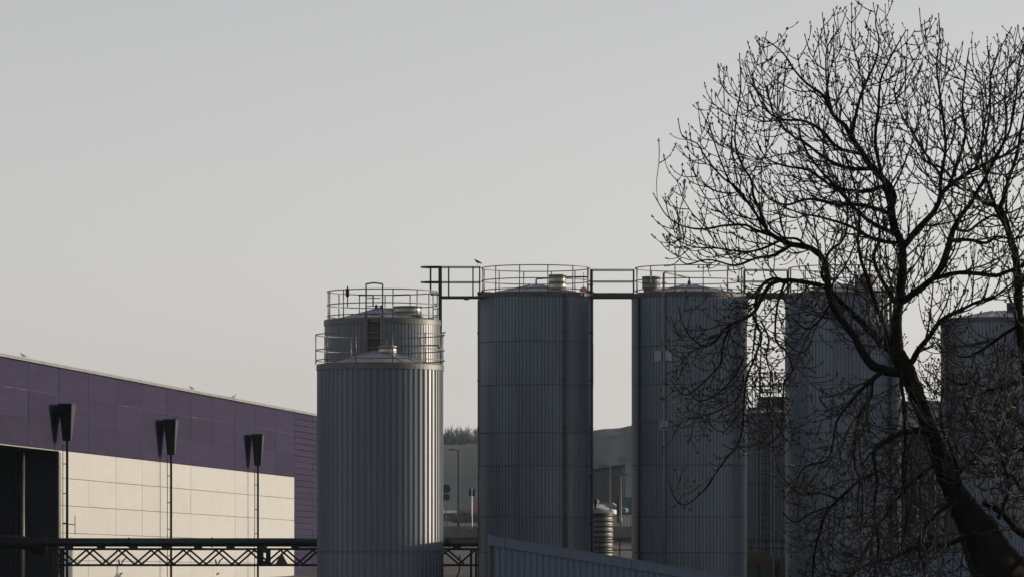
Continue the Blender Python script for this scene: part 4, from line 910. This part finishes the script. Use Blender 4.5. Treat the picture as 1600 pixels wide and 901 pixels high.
def grow(p, d, length, r0, level, trop, hang):
    """one curving shoot; returns its nodes"""
    step = 6.0 if level < 2 else 5.0
    n = max(2, int(length/step)); pts = [p.copy()]; dirs = [d.copy()]
    wob = .045 if level < 2 else .028
    for i in range(n):
        t = (i+1)/n
        tz = trop*(t**1.3) - hang*(1-t)*.22
        d = d+UP*tz+Vector((tr_.gauss(0, wob), tr_.gauss(0, wob), tr_.gauss(0, wob)))
        d.normalize(); p = p+d*step; pts.append(p.copy()); dirs.append(d.copy())
    e = pts[-1]
    jx, jz = tr_.gauss(0, 13), tr_.gauss(0, 13)
    if not inside(e.x+jx, -e.z+jz) or not inside(pts[len(pts)//2].x, -pts[len(pts)//2].z) or abs(e.y) > 260: return None
    if level > 0:
        # crowded wood sheds shoots: reject where a neighbourhood is already full
        ks = [(int(q.x//22), int(q.z//22), int(q.y//150)) for q in pts[1:]]
        lim = LIM_LOW if -p.z > 470 else LIM_TOP
        if sum(OCC.get(k, 0) for k in ks)/len(ks) > lim: return None
        for k in ks: OCC[k] = OCC.get(k, 0)+1
    r1 = .55 if level >= 2 else .75
    rad = [max(.5, r0+(r1-r0)*i/n)*KT for i in range(n+1)]
    sides = 5 if level == 0 else (4 if level == 1 else 3)
    twm.tube([TW(q) for q in pts], rad, sides, False)
    cnt[level if level < 3 else 2] += 1
    return pts, dirs
def perp(t):
    v = Vector((tr_.gauss(0, 1), tr_.gauss(0, .9), tr_.gauss(0.15, .9)))
    v = v-t*v.dot(t)
    return v.normalized() if v.length > 1e-3 else t.orthogonal().normalized()
def tip(pts, dirs):
    p, d = pts[-1], dirs[-1]
    bud(p, d, 1.0)
    if tr_.random() < .55:
        q = perp(d); bud(p-d*1.5, (d*.8+q).normalized(), .8); bud(p-d*1.5, (d*.8-q).normalized(), .8)
def nodes(pts, dirs, r0, level, hang):
    n = len(pts)
    if level == 1: gap, lo, hi = 16.0, 26, 82
    else: gap, lo, hi = 8.5, 12, 36
    if hang: gap *= .95; hi *= .8
    s = gap*tr_.uniform(.5, 1.1)
    for i in range(1, n):
        s -= (pts[i]-pts[i-1]).length
        if s > 0: continue
        s = gap*tr_.uniform(.7, 1.5); t = i/n; q = perp(dirs[i])
        for sg in ((1, -1) if tr_.random() < .5 else (1,)):
            a = math.radians(tr_.uniform(34, 66)); dd = dirs[i]*math.cos(a)+q*sg*math.sin(a)
            ln = tr_.uniform(lo, hi)*(1.15-.55*t)
            if level == 2 and tr_.random() < .74:
                bud(pts[i], dd, .75); continue
            g = grow(pts[i], dd, ln, (1.02 if level == 1 else .7), level+1 if level < 2 else 3, .26, hang*.5)
            if g:
                if level == 1: nodes(g[0], g[1], 1, 2, hang)
                tip(*g)
def shoots(path, dens, ln, hang):
    s = 10.0; n = len(path)
    for i in range(1, n):
        p, r = path[i]; t = (path[i][0]-path[i-1][0]); s -= t.length
        if s > 0: continue
        f = i/n
        if r > 9.5: s = 40; continue
        s = 22.0/dens*tr_.uniform(.6, 1.4); t.normalize(); q = perp(t)
        for sg in ((1, -1) if tr_.random() < .45 else (1,)):
            a = math.radians(tr_.uniform(35, 65)); dd = t*math.cos(a)+q*sg*math.sin(a)
            length = tr_.uniform(55, 155)*ln*(1.1-.45*f)
            if not hang and dd.z < -.35: dd.z *= -.3; dd.normalize()
            g = grow(p, dd, length, min(r*.55, tr_.uniform(1.2, 1.9)), 0, .15 if not hang else .17, hang)
            if g: nodes(g[0], g[1], 2, 1, hang); tip(*g)
    # the limb's own end carries twigs and buds
    d = (path[-1][0]-path[-2][0]).normalized(); bud(path[-1][0], d, 1.1)
def make_limb(path, name):
    b = MB(); b.tube([TW(p) for p, r in path], [r*KT for p, r in path], 12 if path[0][1] > 8 else (8 if path[0][1] > 3 else 6))
    o = b.build(name, 'bark', tree, True); o.location = -troot; return o
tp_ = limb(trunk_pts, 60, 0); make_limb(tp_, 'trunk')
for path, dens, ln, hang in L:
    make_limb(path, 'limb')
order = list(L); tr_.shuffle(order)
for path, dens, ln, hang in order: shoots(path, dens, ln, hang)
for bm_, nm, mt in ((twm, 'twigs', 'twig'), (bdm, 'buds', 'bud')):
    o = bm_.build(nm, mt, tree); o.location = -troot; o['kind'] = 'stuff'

# ------------------------------------------------------------------ hazy winter air
hm = bpy.data.materials.new('haze air'); hm.use_nodes = True; hn = hm.node_tree; hn.nodes.clear()
pv = hn.nodes.new('ShaderNodeVolumePrincipled'); pv.inputs['Color'].default_value = (0.58, 0.79, 0.98, 1); pv.inputs['Density'].default_value = 0.000055; pv.inputs['Anisotropy'].default_value = 0.2
ho = hn.nodes.new('ShaderNodeOutputMaterial'); hn.links.new(pv.outputs[0], ho.inputs['Volume'])
hz = MB().box(-6500, 6500, -450, 9500, -1.5, 52).build('haze', hm)
hz['kind'] = 'stuff'; tag(hz, 'thin pale winter haze filling the air over the whole site', 'haze')
